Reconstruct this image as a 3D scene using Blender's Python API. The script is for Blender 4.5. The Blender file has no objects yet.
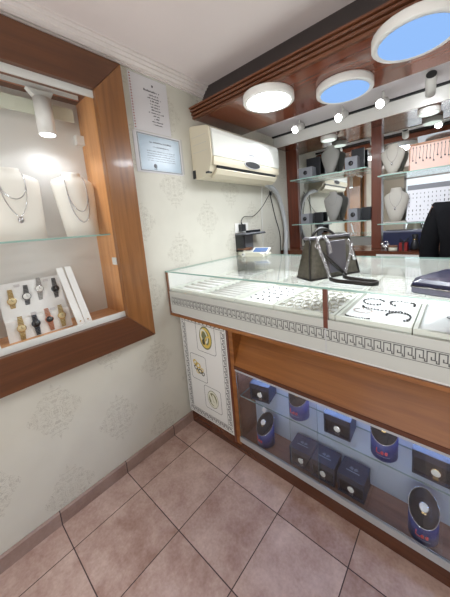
import bpy, bmesh, math, random
from mathutils import Vector, Matrix
random.seed(7)
sc = bpy.context.scene
col = sc.collection
PI = math.pi
T = 1/3.0

# ------------------------------------------------------------------ materials
def new_mat(name):
    m = bpy.data.materials.new(name); m.use_nodes = True
    nt = m.node_tree; nt.nodes.clear()
    out = nt.nodes.new('ShaderNodeOutputMaterial')
    return m, nt, out
def node(nt, t, props=None, **ins):
    n = nt.nodes.new(t)
    for k, v in (props or {}).items(): setattr(n, k, v)
    for k, v in ins.items():
        key = int(k[1:]) if k[0] == 'i' and k[1:].isdigit() else k.replace('_', ' ')
        s = n.inputs[key]
        if hasattr(v, 'is_linked') or isinstance(v, bpy.types.NodeSocket): nt.links.new(v, s)
        else: s.default_value = v
    return n
def math_n(nt, op, a, b=0.0, c=0.0): return node(nt, 'ShaderNodeMath', {'operation': op}, i0=a, i1=b, i2=c).outputs[0]
def c4(c): return (c[0], c[1], c[2], 1.0)
def lin(r, g, b):
    f = lambda v: (v/255/12.92) if v/255 <= .04045 else ((v/255+.055)/1.055)**2.4
    return (f(r), f(g), f(b))
def mat(name, color, rough=.5, metal=0.0, coat=0.0, emit=None, strength=0.0, spec=.5, noise=0.0, nscale=40):
    m, nt, out = new_mat(name)
    p = node(nt, 'ShaderNodeBsdfPrincipled')
    p.inputs['Base Color'].default_value = c4(color)
    p.inputs['Roughness'].default_value = rough; p.inputs['Metallic'].default_value = metal
    p.inputs['Coat Weight'].default_value = coat; p.inputs['Coat Roughness'].default_value = .05
    p.inputs['Specular IOR Level'].default_value = spec
    if emit: p.inputs['Emission Color'].default_value = c4(emit); p.inputs['Emission Strength'].default_value = strength
    if noise:
        tc = node(nt, 'ShaderNodeTexCoord')
        n = node(nt, 'ShaderNodeTexNoise', Vector=tc.outputs['Object'], Scale=nscale, Detail=4.0)
        mx = node(nt, 'ShaderNodeMix', {'data_type': 'RGBA'}, i0=n.outputs[0], i6=c4([v*(1-noise) for v in color]), i7=c4([min(1, v*(1+noise)) for v in color]))
        nt.links.new(mx.outputs[2], p.inputs['Base Color'])
    nt.links.new(p.outputs[0], out.inputs[0]); return m
def wood(name, c1, c2, axis='x', rough=.35, coat=.15, scale=1.0):
    m, nt, out = new_mat(name)
    tc = node(nt, 'ShaderNodeTexCoord')
    s = {'x': (1.2, 22, 22), 'y': (22, 1.2, 22), 'z': (22, 22, 1.2)}[axis]
    mp = node(nt, 'ShaderNodeMapping', Vector=tc.outputs['Object'], Scale=tuple(v*scale for v in s))
    n = node(nt, 'ShaderNodeTexNoise', Vector=mp.outputs[0], Scale=1.6, Detail=6.0, Roughness=.6, Distortion=.6)
    mx = node(nt, 'ShaderNodeMix', {'data_type': 'RGBA'}, i0=math_n(nt, 'SMOOTH_MIN', math_n(nt, 'MULTIPLY_ADD', n.outputs[0], 2.2, -.6), 1.0, .1), i6=c4(c1), i7=c4(c2))
    p = node(nt, 'ShaderNodeBsdfPrincipled', Roughness=rough, Coat_Weight=coat, Coat_Roughness=.08)
    nt.links.new(mx.outputs[2], p.inputs['Base Color'])
    nt.links.new(p.outputs[0], out.inputs[0]); return m
def glass(name, tint=(1, 1, 1), refl=1.0):
    m, nt, out = new_mat(name)
    lw = node(nt, 'ShaderNodeLayerWeight', Blend=.5)
    fr = node(nt, 'ShaderNodeMath', {'operation': 'MULTIPLY_ADD'}, i0=math_n(nt, 'POWER', lw.outputs['Facing'], 5.0), i1=.96, i2=.04)
    tr = node(nt, 'ShaderNodeBsdfTransparent', Color=c4(tint))
    gl = node(nt, 'ShaderNodeBsdfGlossy', Color=(1, 1, 1, 1), Roughness=.0)
    mx = node(nt, 'ShaderNodeMixShader', i0=math_n(nt, 'MULTIPLY', fr.outputs[0], refl), i1=tr.outputs[0], i2=gl.outputs[0])
    nt.links.new(mx.outputs[0], out.inputs[0]); return m
def mirror_mat(name):
    m, nt, out = new_mat(name)
    gl = node(nt, 'ShaderNodeBsdfGlossy', Color=(.72, .74, .73, 1), Roughness=.0)
    nt.links.new(gl.outputs[0], out.inputs[0]); return m
def emitter(name, color, strength):
    m, nt, out = new_mat(name)
    e = node(nt, 'ShaderNodeEmission', Color=c4(color), Strength=strength)
    nt.links.new(e.outputs[0], out.inputs[0]); return m

def floor_mat(name, c1, c2, grout, x_off, vertical=False):
    m, nt, out = new_mat(name)
    tc = node(nt, 'ShaderNodeTexCoord')
    sp = node(nt, 'ShaderNodeSeparateXYZ', Vector=tc.outputs['Object'])
    y = math_n(nt, 'DIVIDE', sp.outputs[1], T)
    fy = math_n(nt, 'FRACT', y); iy = math_n(nt, 'FLOOR', y)
    ey = math_n(nt, 'MINIMUM', fy, math_n(nt, 'SUBTRACT', 1.0, fy))
    if vertical: e = ey; ix = 0.0
    else:
        x = math_n(nt, 'DIVIDE', math_n(nt, 'SUBTRACT', sp.outputs[0], x_off), T)
        fx = math_n(nt, 'FRACT', x); ix = math_n(nt, 'FLOOR', x)
        e = math_n(nt, 'MINIMUM', math_n(nt, 'MINIMUM', fx, math_n(nt, 'SUBTRACT', 1.0, fx)), ey)
    cv = node(nt, 'ShaderNodeCombineXYZ', X=ix, Y=iy)
    wn = node(nt, 'ShaderNodeTexWhiteNoise', {'noise_dimensions': '2D'}, Vector=cv.outputs[0])
    off = node(nt, 'ShaderNodeVectorMath', {'operation': 'MULTIPLY_ADD'}, i0=wn.outputs['Color'], i1=(9, 9, 9), i2=tc.outputs['Object'])
    n1 = node(nt, 'ShaderNodeTexNoise', Vector=off.outputs[0], Scale=7.0, Detail=8.0, Roughness=.65)
    n2 = node(nt, 'ShaderNodeTexNoise', Vector=off.outputs[0], Scale=90.0, Detail=3.0)
    f = math_n(nt, 'MULTIPLY_ADD', n1.outputs[0], 2.0, -.55)
    f = math_n(nt, 'ADD', f, math_n(nt, 'MULTIPLY_ADD', n2.outputs[0], .5, -.25))
    f = math_n(nt, 'ADD', f, math_n(nt, 'MULTIPLY_ADD', wn.outputs['Value'], .3, -.15))
    cl = node(nt, 'ShaderNodeClamp', Value=f)
    mx = node(nt, 'ShaderNodeMix', {'data_type': 'RGBA'}, i0=cl.outputs[0], i6=c4(c1), i7=c4(c2))
    g = math_n(nt, 'LESS_THAN', e, .0065)
    mx2 = node(nt, 'ShaderNodeMix', {'data_type': 'RGBA'}, i0=g, i6=mx.outputs[2], i7=c4(grout))
    bh = math_n(nt, 'SUBTRACT', math_n(nt, 'MULTIPLY', n2.outputs[0], .25), g)
    bp_ = node(nt, 'ShaderNodeBump', Strength=.35, Distance=.002, Height=bh)
    p = node(nt, 'ShaderNodeBsdfPrincipled', Roughness=.5, Normal=bp_.outputs[0])
    nt.links.new(mx2.outputs[2], p.inputs['Base Color'])
    nt.links.new(p.outputs[0], out.inputs[0]); return m

def wallpaper(name, base, motif):
    m, nt, out = new_mat(name)
    tc = node(nt, 'ShaderNodeTexCoord')
    sp = node(nt, 'ShaderNodeSeparateXYZ', Vector=tc.outputs['Object'])
    DY, DZ = .555, .44
    def lat(y0, z0):
        a = math_n(nt, 'FRACT', math_n(nt, 'ADD', math_n(nt, 'DIVIDE', math_n(nt, 'SUBTRACT', sp.outputs[1], y0), DY), 20.5))
        b = math_n(nt, 'FRACT', math_n(nt, 'ADD', math_n(nt, 'DIVIDE', math_n(nt, 'SUBTRACT', sp.outputs[2], z0), DZ), 20.5))
        p = math_n(nt, 'ABSOLUTE', math_n(nt, 'MULTIPLY_ADD', a, DY, -DY/2))
        q = math_n(nt, 'ABSOLUTE', math_n(nt, 'MULTIPLY_ADD', b, DZ, -DZ/2))
        return p, q
    tot = None
    for (y0, z0) in ((.507, 1.453), (.2295, 1.233)):
        p, q = lat(y0, z0)
        d = math_n(nt, 'ADD', math_n(nt, 'DIVIDE', p, .115), math_n(nt, 'DIVIDE', q, .165))
        wob = node(nt, 'ShaderNodeTexNoise', Vector=node(nt, 'ShaderNodeCombineXYZ', X=p, Y=q).outputs[0], Scale=22.0, Detail=1.0)
        mask = math_n(nt, 'LESS_THAN', math_n(nt, 'MULTIPLY_ADD', wob.outputs[0], 1.3, math_n(nt, 'SUBTRACT', d, .55)), 1.0)
        cv = node(nt, 'ShaderNodeCombineXYZ', X=p, Y=q)           # mirrored coordinates: a symmetric ornament
        vr = node(nt, 'ShaderNodeTexNoise', Vector=cv.outputs[0], Scale=34.0, Detail=2.0, Distortion=1.2)
        band = math_n(nt, 'LESS_THAN', math_n(nt, 'ABSOLUTE', math_n(nt, 'SUBTRACT', math_n(nt, 'FRACT', math_n(nt, 'MULTIPLY', vr.outputs[0], 7.0)), .5)), .17)
        r = math_n(nt, 'MULTIPLY', mask, band)
        tot = r if tot is None else math_n(nt, 'MAXIMUM', tot, r)
    n = node(nt, 'ShaderNodeTexNoise', Vector=tc.outputs['Object'], Scale=9.0, Detail=5.0)
    wear = math_n(nt, 'MULTIPLY_ADD', n.outputs[0], .9, .0)
    f = math_n(nt, 'MULTIPLY', tot, math_n(nt, 'MULTIPLY', wear, .85))
    mxb = node(nt, 'ShaderNodeMix', {'data_type': 'RGBA'}, i0=n.outputs[0], i6=c4([v*.93 for v in base]), i7=c4([v*1.05 for v in base]))
    mx = node(nt, 'ShaderNodeMix', {'data_type': 'RGBA'}, i0=f, i6=mxb.outputs[2], i7=c4(motif))
    fine = node(nt, 'ShaderNodeTexNoise', Vector=tc.outputs['Object'], Scale=220.0, Detail=2.0)
    bp_ = node(nt, 'ShaderNodeBump', Strength=.15, Distance=.001, Height=fine.outputs[0])
    p = node(nt, 'ShaderNodeBsdfPrincipled', Roughness=.55, Normal=bp_.outputs[0])
    nt.links.new(mx.outputs[2], p.inputs['Base Color'])
    nt.links.new(p.outputs[0], out.inputs[0]); return m

M = {}
M['floor'] = floor_mat('floor_tiles', lin(160, 126, 113), lin(220, 196, 185), lin(70, 50, 46), .5073*T)
M['base_tile'] = floor_mat('baseboard_tiles', lin(135, 110, 100), lin(168, 145, 135), lin(60, 45, 42), 0, True)
M['wallpaper'] = wallpaper('cream_wallpaper', lin(202, 200, 188), lin(150, 144, 130))
M['plain_wall'] = mat('plain_cream_wall', lin(210, 206, 196), .7)
M['ceiling'] = mat('white_ceiling', lin(216, 206, 203), .8, noise=.03, nscale=6)
M['rear_ceiling'] = mat('grey_white_ceiling', lin(205, 200, 202), .6)
M['cornice'] = mat('cornice_white', lin(214, 206, 202), .6)
M['wood_z'] = wood('cherry_wood_upright', lin(112, 71, 38), lin(148, 100, 57), 'z', .3)
M['wood_y'] = wood('cherry_wood_level', lin(78, 46, 27), lin(104, 64, 38), 'y', .3)
M['wood_x'] = wood('cherry_wood_counter', lin(118, 68, 28), lin(158, 100, 48), 'x', .35)
M['wood_light'] = wood('honey_wood_lining', lin(190, 130, 78), lin(222, 164, 108), 'z', .4)
M['wood_light_y'] = wood('honey_wood_sill', lin(200, 140, 88), lin(226, 170, 118), 'y', .4)
M['wood_dark'] = wood('dark_red_wood', lin(72, 38, 24), lin(98, 56, 36), 'x', .25, .4)
M['wood_canopy'] = wood('glossy_brown_canopy', lin(98, 48, 30), lin(126, 68, 44), 'x', .12, .6)
M['wood_mould'] = wood('moulding_wood', lin(84, 48, 30), lin(112, 68, 44), 'x', .35)
M['wood_brown'] = wood('shelf_brown', lin(104, 70, 50), lin(132, 92, 68), 'x', .5)
M['wood_dark_z'] = wood('dark_red_wood_upright', lin(80, 38, 26), lin(108, 56, 38), 'z', .3, .3)
M['black_recess'] = mat('black_recess', (.012, .012, .014), .8)
M['white'] = mat('white_laminate', lin(225, 224, 220), .4)
M['white_gloss'] = mat('white_gloss_plastic', lin(212, 214, 208), .12, coat=.6)
M['ac_cream'] = mat('aged_cream_plastic', lin(204, 196, 174), .35)
M['ac_dark'] = mat('dark_plastic', (.02, .022, .024), .4)
M['paper'] = mat('white_paper', lin(206, 204, 206), .8)
M['ink'] = mat('black_ink', (.05, .05, .06), .8)
M['ink_grey'] = mat('grey_ink', (.22, .24, .27), .8)
M['ink_red'] = mat('red_ink', lin(150, 70, 60), .8)
M['cert_blue'] = mat('pale_blue_certificate', lin(168, 186, 200), .25, noise=.12, nscale=9)
M['cert_border'] = mat('grey_certificate_border', lin(130, 140, 146), .5)
M['plastic_sleeve'] = mat('clear_sleeve_edge', lin(190, 190, 186), .2)
M['greek'] = mat('charcoal_key_print', lin(92, 92, 92), .5)
M['fascia'] = mat('white_fascia', lin(190, 192, 186), .3)
M['panel'] = mat('white_printed_panel', lin(226, 226, 222), .35)
M['tray_frame'] = mat('pale_green_tray_frame', lin(222, 224, 214), .5)
M['tray_pad'] = mat('white_tray_pad', lin(238, 238, 236), .8)
M['tray_ridge'] = mat('white_ring_roll', lin(230, 230, 226), .8)
M['showfloor'] = mat('white_showcase_floor', lin(232, 232, 226), .6)
M['alu'] = mat('brushed_aluminium', lin(186, 188, 190), .4, metal=.3)
M['alu_white'] = mat('white_painted_metal', lin(214, 216, 212), .35)
M['glass'] = glass('clear_glass', (.985, .994, .992))
M['window_glass'] = glass('display_window_glass', (.985, .992, .99), .4)
M['glass_top'] = glass('counter_glass', (.982, .993, .99), .8)
M['glass_edge'] = mat('green_glass_edge', lin(148, 182, 172), .15)
M['glass_edge_dark'] = mat('grey_glass_edge', lin(120, 140, 142), .2)
M['mirror'] = mirror_mat('mirror_silver')
M['frost'] = None
M['velvet_bust'] = mat('white_leatherette_bust', lin(236, 232, 222), .6)
M['grey_bust'] = mat('pale_grey_bust', lin(170, 165, 156), .6)
M['dim_bust'] = mat('grey_linen_bust', lin(134, 132, 128), .7)
M['silver'] = mat('silver', lin(205, 205, 208), .22, metal=1)
M['dark_silver'] = mat('oxidised_silver', lin(110, 110, 114), .3, metal=1)
M['gold'] = mat('gold', lin(214, 186, 132), .25, metal=1)
M['rose'] = mat('rose_gold', lin(214, 150, 124), .3, metal=1)
M['steel_dark'] = mat('gunmetal', lin(70, 74, 86), .3, metal=.9)
M['dial_white'] = mat('white_dial', lin(232, 232, 228), .3, coat=.5)
M['dial_dark'] = mat('black_dial', lin(22, 24, 32), .2, coat=.5)
M['dial_gold'] = mat('champagne_dial', lin(214, 196, 150), .3, coat=.5)
M['box_navy'] = mat('navy_black_card', lin(34, 40, 58), .5)
M['box_black'] = mat('black_card', lin(20, 22, 28), .5)
M['box_inner'] = mat('black_box_lining', (.008, .008, .01), .8)
M['can_blue'] = mat('deep_blue_can', lin(48, 60, 124), .45)
M['emblem'] = mat('pale_grey_emblem', lin(150, 158, 172), .4)
M['red_print'] = mat('red_print', lin(214, 70, 62), .5)
M['bag'] = mat('dark_olive_snakeskin', lin(92, 89, 77), .42, noise=.6, nscale=70)
M['bag_dark'] = mat('black_bag_leather', lin(44, 42, 40), .35)
M['bag_metal'] = mat('pewter_trim', lin(120, 118, 126), .3, metal=.6)
M['clutch'] = mat('navy_leather', lin(30, 34, 66), .3, coat=.2)
M['clutch_side'] = mat('lavender_leather_sheen', lin(116, 118, 136), .3)  # clutch leather with a grey-lavender reflection put into its colour
M['black_cable'] = mat('black_rubber', (.015, .015, .016), .5)
M['grey_hose'] = mat('grey_corrugated_hose', lin(176, 178, 180), .5)
M['conduit'] = mat('white_conduit', lin(206, 206, 200), .5)
M['scale_body'] = mat('cream_scale_plastic', lin(208, 206, 190), .4)
M['lcd'] = mat('blue_lcd', lin(96, 124, 170), .2)
M['jacket'] = mat('black_jacket', (.005, .005, .006), .9, spec=.1)
M['shirt'] = mat('red_shirt', lin(130, 18, 26), .8)
M['skin'] = mat('skin', lin(196, 148, 122), .5)
M['hair'] = mat('dark_hair', (.02, .015, .012), .5)
M['trousers'] = mat('charcoal_trousers', (.03, .03, .035), .8)
M['shoe'] = mat('black_shoe', (.015, .015, .015), .4)
M['eye'] = mat('eye_white', (.8, .8, .8), .3)
M['pearl'] = mat('pale_pearl_metal', lin(206, 202, 188), .3, metal=.3)
M['riser_shade'] = mat('dark_riser_shade', lin(52, 44, 42), .6)  # dark tone also stands in for shade above the canopy
M['vit_back'] = mat('pale_blue_grey_laminate', lin(172, 182, 198), .45)
M['pink'] = mat('pink_velvet_pad', lin(232, 200, 188), .8)
M['wood_tray'] = wood('tray_wood', lin(140, 96, 70), lin(166, 120, 92), 'x', .5)
M['card'] = mat('white_earring_card', lin(228, 228, 234), .6)
M['card_grey'] = mat('grey_card_header', lin(122, 124, 130), .6)
M['bead'] = mat('black_beads', (.02, .02, .022), .25)
M['bluebox'] = mat('deep_blue_box', lin(26, 32, 66), .5)
M['redbox'] = mat('dark_red_box', lin(130, 24, 24), .5)
M['green_print'] = mat('olive_print', lin(120, 122, 84), .5, noise=.4, nscale=90)
M['dark_print'] = mat('dark_print', lin(60, 58, 40), .5)
M['gold_print'] = mat('gold_print', lin(214, 186, 92), .5)
M['silver_print'] = mat('silver_print', lin(222, 222, 204), .5)
M['led_white'] = emitter('white_led_panel', (1, 1, 1), 13)
M['led_blue'] = emitter('blue_white_led_panel', lin(146, 188, 246), 1.06)
M['spot_bulb'] = emitter('spot_lens', (.93, .96, 1), 40)
M['puck_led'] = emitter('puck_diffuser', (.9, 1, .92), 1.2)
M['vitrine_led'] = emitter('cool_led_strip', lin(160, 192, 255), 36)
M['window_led'] = emitter('display_led_strip', (1, .96, .93), 16)
M['wspot'] = emitter('display_spot_lens', (.9, .95, 1), 6)
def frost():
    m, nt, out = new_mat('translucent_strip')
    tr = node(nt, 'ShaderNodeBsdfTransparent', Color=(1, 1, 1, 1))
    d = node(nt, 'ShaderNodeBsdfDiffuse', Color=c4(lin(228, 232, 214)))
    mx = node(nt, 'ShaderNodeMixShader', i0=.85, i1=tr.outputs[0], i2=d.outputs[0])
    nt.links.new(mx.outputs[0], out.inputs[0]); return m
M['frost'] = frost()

# ------------------------------------------------------------------ mesh helpers
class MB:
    def __init__(s): s.v = []; s.f = []; s.m = []; s.sm = []
    def add(s, vs, fs, mi=0, smooth=False):
        b = len(s.v); s.v += [tuple(v) for v in vs]
        for f in fs: s.f.append(tuple(b+i for i in f)); s.m.append(mi); s.sm.append(smooth)
        return s
    def box(s, x0, x1, y0, y1, z0, z1, mi=0, mtx=None):
        vs = [Vector((x, y, z)) for z in (z0, z1) for (x, y) in ((x0, y0), (x1, y0), (x1, y1), (x0, y1))]
        if mtx: vs = [mtx @ v for v in vs]
        return s.add(vs, [(0, 3, 2, 1), (4, 5, 6, 7), (0, 1, 5, 4), (1, 2, 6, 5), (2, 3, 7, 6), (3, 0, 4, 7)], mi)
    def prism(s, poly, axis, a, b, mi=0):
        """poly: 2D points; axis: extrusion axis; x -> (y,z), y -> (x,z), z -> (x,y)."""
        def P(p, t):
            return {'x': (t, p[0], p[1]), 'y': (p[0], t, p[1]), 'z': (p[0], p[1], t)}[axis]
        n = len(poly)
        vs = [P(p, a) for p in poly]+[P(p, b) for p in poly]
        fs = [tuple(range(n))[::-1], tuple(range(n, 2*n))]+[(i, (i+1) % n, n+(i+1) % n, n+i) for i in range(n)]
        return s.add(vs, fs, mi)
    def cyl(s, p0, p1, r0, r1=None, seg=20, mi=0, caps=True, smooth=True):
        r1 = r0 if r1 is None else r1
        p0 = Vector(p0); p1 = Vector(p1); d = (p1-p0).normalized()
        a = d.orthogonal().normalized(); b = d.cross(a)
        vs = []
        for p, r in ((p0, r0), (p1, r1)):
            for k in range(seg):
                t = 2*PI*k/seg; vs.append(p+a*(r*math.cos(t))+b*(r*math.sin(t)))
        s.add(vs, [(k, (k+1) % seg, seg+(k+1) % seg, seg+k) for k in range(seg)], mi, smooth)
        if caps: s.add(vs, [tuple(range(seg))[::-1], tuple(range(seg, 2*seg))], mi)
        return s
    def lathe(s, prof, c=(0, 0, 0), axis=(0, 0, 1), seg=28, mi=0, smooth=True):
        c = Vector(c); d = Vector(axis).normalized(); a = d.orthogonal().normalized(); b = d.cross(a)
        vs = []; n = len(prof)
        for (r, h) in prof:
            for k in range(seg):
                t = 2*PI*k/seg; vs.append(c+d*h+a*(r*math.cos(t))+b*(r*math.sin(t)))
        fs = [(i*seg+k, i*seg+(k+1) % seg, (i+1)*seg+(k+1) % seg, (i+1)*seg+k) for i in range(n-1) for k in range(seg)]
        fs.append(tuple(range(seg))[::-1]); fs.append(tuple(range((n-1)*seg, n*seg)))
        return s.add(vs, fs, mi, smooth)
    def tube(s, pts, r, seg=8, mi=0, closed=False):
        pts = [Vector(p) for p in pts]; n = len(pts); vs = []
        rr = r if isinstance(r, (list, tuple)) else [r]*n
        ref = None
        for i, p in enumerate(pts):
            if closed: d = (pts[(i+1) % n]-pts[i-1])
            else: d = pts[min(i+1, n-1)]-pts[max(i-1, 0)]
            d = d.normalized() if d.length > 1e-9 else Vector((0, 0, 1))
            if ref is None: ref = d.orthogonal().normalized()
            a = (ref-d*ref.dot(d)); a = a.normalized() if a.length > 1e-6 else d.orthogonal().normalized()
            ref = a; b = d.cross(a)
            for k in range(seg):
                t = 2*PI*k/seg; vs.append(p+a*(rr[i]*math.cos(t))+b*(rr[i]*math.sin(t)))
        m = n if closed else n-1
        fs = [(i*seg+k, i*seg+(k+1) % seg, ((i+1) % n)*seg+(k+1) % seg, ((i+1) % n)*seg+k) for i in range(m) for k in range(seg)]
        if not closed: fs += [tuple(range(seg))[::-1], tuple(range((n-1)*seg, n*seg))]
        return s.add(vs, fs, mi, True)
    def ball(s, c, r, seg=12, rings=8, mi=0, sc=(1, 1, 1)):
        c = Vector(c); vs = [c+Vector((0, 0, r*sc[2]))]
        for i in range(1, rings):
            p = PI*i/rings
            for k in range(seg):
                t = 2*PI*k/seg
                vs.append(c+Vector((r*sc[0]*math.sin(p)*math.cos(t), r*sc[1]*math.sin(p)*math.sin(t), r*sc[2]*math.cos(p))))
        vs.append(c-Vector((0, 0, r*sc[2]))); L = len(vs)-1
        fs = [(0, 1+k, 1+(k+1) % seg) for k in range(seg)]
        fs += [(1+i*seg+k, 1+(i+1)*seg+k, 1+(i+1)*seg+(k+1) % seg, 1+i*seg+(k+1) % seg) for i in range(rings-2) for k in range(seg)]
        fs += [(L, 1+(rings-2)*seg+(k+1) % seg, 1+(rings-2)*seg+k) for k in range(seg)]
        return s.add(vs, fs, mi, True)
    def loft(s, rings, mi=0, smooth=True, caps=True):
        n = len(rings[0]); vs = [v for r in rings for v in r]
        fs = [(i*n+k, i*n+(k+1) % n, (i+1)*n+(k+1) % n, (i+1)*n+k) for i in range(len(rings)-1) for k in range(n)]
        s.add(vs, fs, mi, smooth)
        if caps: s.add(vs, [tuple(range(n))[::-1], tuple(range((len(rings)-1)*n, len(rings)*n))], mi)
        return s
    def torus(s, c, R, r, n=(0, 0, 1), seg=16, tseg=6, mi=0, sx=1.0):
        c = Vector(c); d = Vector(n).normalized(); a = d.orthogonal().normalized(); b = d.cross(a)
        return s.tube([c+a*(R*math.cos(2*PI*k/seg))+b*(R*sx*math.sin(2*PI*k/seg)) for k in range(seg)], r, tseg, mi, True)
    def xf(s, mtx):
        s.v = [tuple(mtx @ Vector(v)) for v in s.v]; return s
    def build(s, name, mats, parent=None, world=True, bevel=0.0, loc=None):
        me = bpy.data.meshes.new(name)
        off = Vector((0, 0, 0))
        if world:
            p = parent
            while p is not None: off += p.location; p = p.parent
            if loc is not None: off = Vector(loc)
        vs = [tuple(Vector(v)-off) for v in s.v]
        me.from_pydata(vs, [], s.f)
        for m_ in (mats if isinstance(mats, (list, tuple)) else [mats]): me.materials.append(m_)
        for p, mi, sm in zip(me.polygons, s.m, s.sm): p.material_index = mi; p.use_smooth = sm
        bm = bmesh.new(); bm.from_mesh(me); bmesh.ops.remove_doubles(bm, verts=bm.verts, dist=1e-6)
        bmesh.ops.recalc_face_normals(bm, faces=bm.faces); bm.to_mesh(me); bm.free()
        o = bpy.data.objects.new(name, me); col.objects.link(o)
        if parent: o.parent = parent
        if loc is not None: o.location = loc
        if bevel:
            b = o.modifiers.new('bevel', 'BEVEL'); b.width = bevel; b.segments = 2; b.limit_method = 'ANGLE'
        return o
def tag(o, label, cat, group=None, kind=None):
    o['label'] = label; o['category'] = cat
    if group: o['group'] = group
    if kind: o['kind'] = kind
    return o
def thing(name, loc, label, cat, group=None, rz=0.0):
    o = bpy.data.objects.new(name, None); col.objects.link(o); o.location = loc; o.rotation_euler = (0, 0, rz)
    o.empty_display_size = .05
    return tag(o, label, cat, group)
def struct(o): o['kind'] = 'structure'; return o
KIDS = {}
def copy_tree(o, loc=None, label=None, rz=None):
    kids = {}
    for x in bpy.data.objects:
        if x.parent: kids.setdefault(x.parent.name, []).append(x)
    def rec(a, parent):
        c = a.copy(); col.objects.link(c)
        if parent: c.parent = parent
        for k in kids.get(a.name, []): rec(k, c)
        return c
    c = rec(o, None)
    if loc is not None: c.location = loc
    if rz is not None: c.rotation_euler = (0, 0, rz)
    if label: c['label'] = label
    return c

# ------------------------------------------------------------------ room shell
X1, Y0, Y1, ZC = 3.0, -2.7, 1.78, 2.37
struct(MB().box(-.02, X1+.02, Y0-.02, Y1+.02, -.05, 0).build('floor', M['floor']))
struct(MB().box(-.02, X1+.02, Y0-.02, 1.0, ZC, ZC+.05).build('ceiling', M['ceiling']))
struct(MB().box(-.02, X1+.02, 1.0, Y1+.02, 2.22, ZC+.05).build('ceiling', M['rear_ceiling']))
# display window opening in the side wall
WY0, WY1, WZ0, WZ1 = -1.06, -.20, .915, 2.145
b = MB()
b.box(-.02, 0, Y0, WY0, 0, ZC); b.box(-.02, 0, WY1, Y1, 0, ZC)
b.box(-.02, 0, WY0, WY1, 0, WZ0); b.box(-.02, 0, WY0, WY1, WZ1, ZC)
struct(b.build('wall_left', M['wallpaper']))
struct(MB().box(-.02, X1, Y1, Y1+.05, 0, 2.22).build('wall_back', M['plain_wall']))
struct(MB().box(X1, X1+.05, Y0, Y1, 0, ZC).build('wall_right', M['plain_wall']))
b = MB(); DX0, DX1, DZ = .45, 2.55, 2.15
b.box(-.02, DX0, Y0-.05, Y0, 0, ZC); b.box(DX1, X1+.05, Y0-.05, Y0, 0, ZC); b.box(DX0, DX1, Y0-.05, Y0, DZ, ZC)
struct(b.build('wall_front', M['plain_wall']))
b = MB()
for x in (DX0, 1.45, DX1-.05): b.box(x, x+.05, Y0-.045, Y0-.005, 0, DZ)
b.box(DX0, DX1, Y0-.045, Y0-.005, DZ-.05, DZ); b.box(DX0, DX1, Y0-.045, Y0-.005, 0, .25)
d = struct(b.build('door_1', M['alu']))
MB().box(DX0+.05, DX1-.05, Y0-.028, Y0-.022, .25, DZ-.05).build('door_glass', M['glass'], d)
struct(MB().prism([(0, 0), (.012, 0), (.012, .066), (.004, .073), (0, .073)], 'y', Y0, .168).build('baseboard_left', M['base_tile']))
struct(MB().prism([(0, 2.306), (.010, 2.306), (.010, 2.316), (.018, 2.317), (.018, 2.326), (.034, 2.334), (.034, 2.342), (.052, 2.348), (.052, 2.356), (.068, 2.360), (.068, 2.37), (0, 2.37)], 'y', Y0, .99).build('trim_1', M['cornice']))
struct(MB().box(0, X1, .985, 1.0, 2.2, 2.23).box(0, X1, .56, .575, 2.19, ZC).build('trim_2', M['riser_shade']))  # rear closing strip, and a dark sheet added to put shade in the recess
struct(MB().box(0, X1, 1.462, 1.498, 2.208, 2.2195).build('trim_3', M['black_recess']))

# ------------------------------------------------------------------ canopy with moulding and round lamps
t = thing('ceiling_canopy', (0, .44, 2.14), 'glossy dark brown wooden canopy hung under the ceiling above the counter', 'canopy')
MB().box(.001, 2.6, .471, .984, 2.142, 2.19).build('soffit_board', M['wood_canopy'], t)
poly = [(.470, 2.1395), (.450, 2.1395), (.446, 2.143), (.446, 2.153), (.450, 2.156), (.458, 2.157), (.458, 2.161), (.442, 2.162), (.438, 2.165), (.438, 2.173), (.442, 2.176), (.452, 2.177), (.452, 2.181), (.434, 2.182), (.430, 2.185), (.430, 2.192), (.434, 2.195), (.446, 2.196), (.446, 2.199), (.424, 2.200), (.421, 2.203), (.421, 2.209), (.470, 2.209)]
MB().prism(poly, 'x', .001, 2.6).build('front_moulding', M['wood_mould'], t)
def round_lamp(x, y, r, label, led, zt=2.141, h=.04, name='ceiling_lamp', grp='round ceiling lamps on the canopy'):
    t = thing(name, (x, y, zt), label, 'lamp', grp)
    MB().lathe([(r*.99, 0), (r, -.004), (r, -h+.003), (r*.985, -h), (r*.85, -h), (r*.845, -h+.004)], (x, y, zt)).build('lamp_housing', M['white'], t)
    MB().lathe([(r*.846, -h+.0035), (r*.84, -h-.001), (.01, -h-.0015)], (x, y, zt)).build('diffuser', led, t)
    return t
round_lamp(.555, .565, .152, 'round white ceiling lamp glowing bright white above the air conditioner', M['led_white'])
round_lamp(.921, .800, .155, 'smaller-looking round ceiling lamp with pale blue light, set further back', M['led_blue'])
round_lamp(1.29, .56, .165, 'largest round ceiling lamp with pale blue light, nearest the clutch bag side', M['led_blue'])
M['shop_led'] = emitter('shop_lamp_panel', (1, .985, .96), 9)
round_lamp(1.75, -1.75, .2, 'round ceiling lamp over the shop floor, unseen behind the camera', M['shop_led'], 2.369, .05, grp='ceiling lamp of the shop floor')  # lamp out of view, placed from the shade line under the showcase
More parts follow.
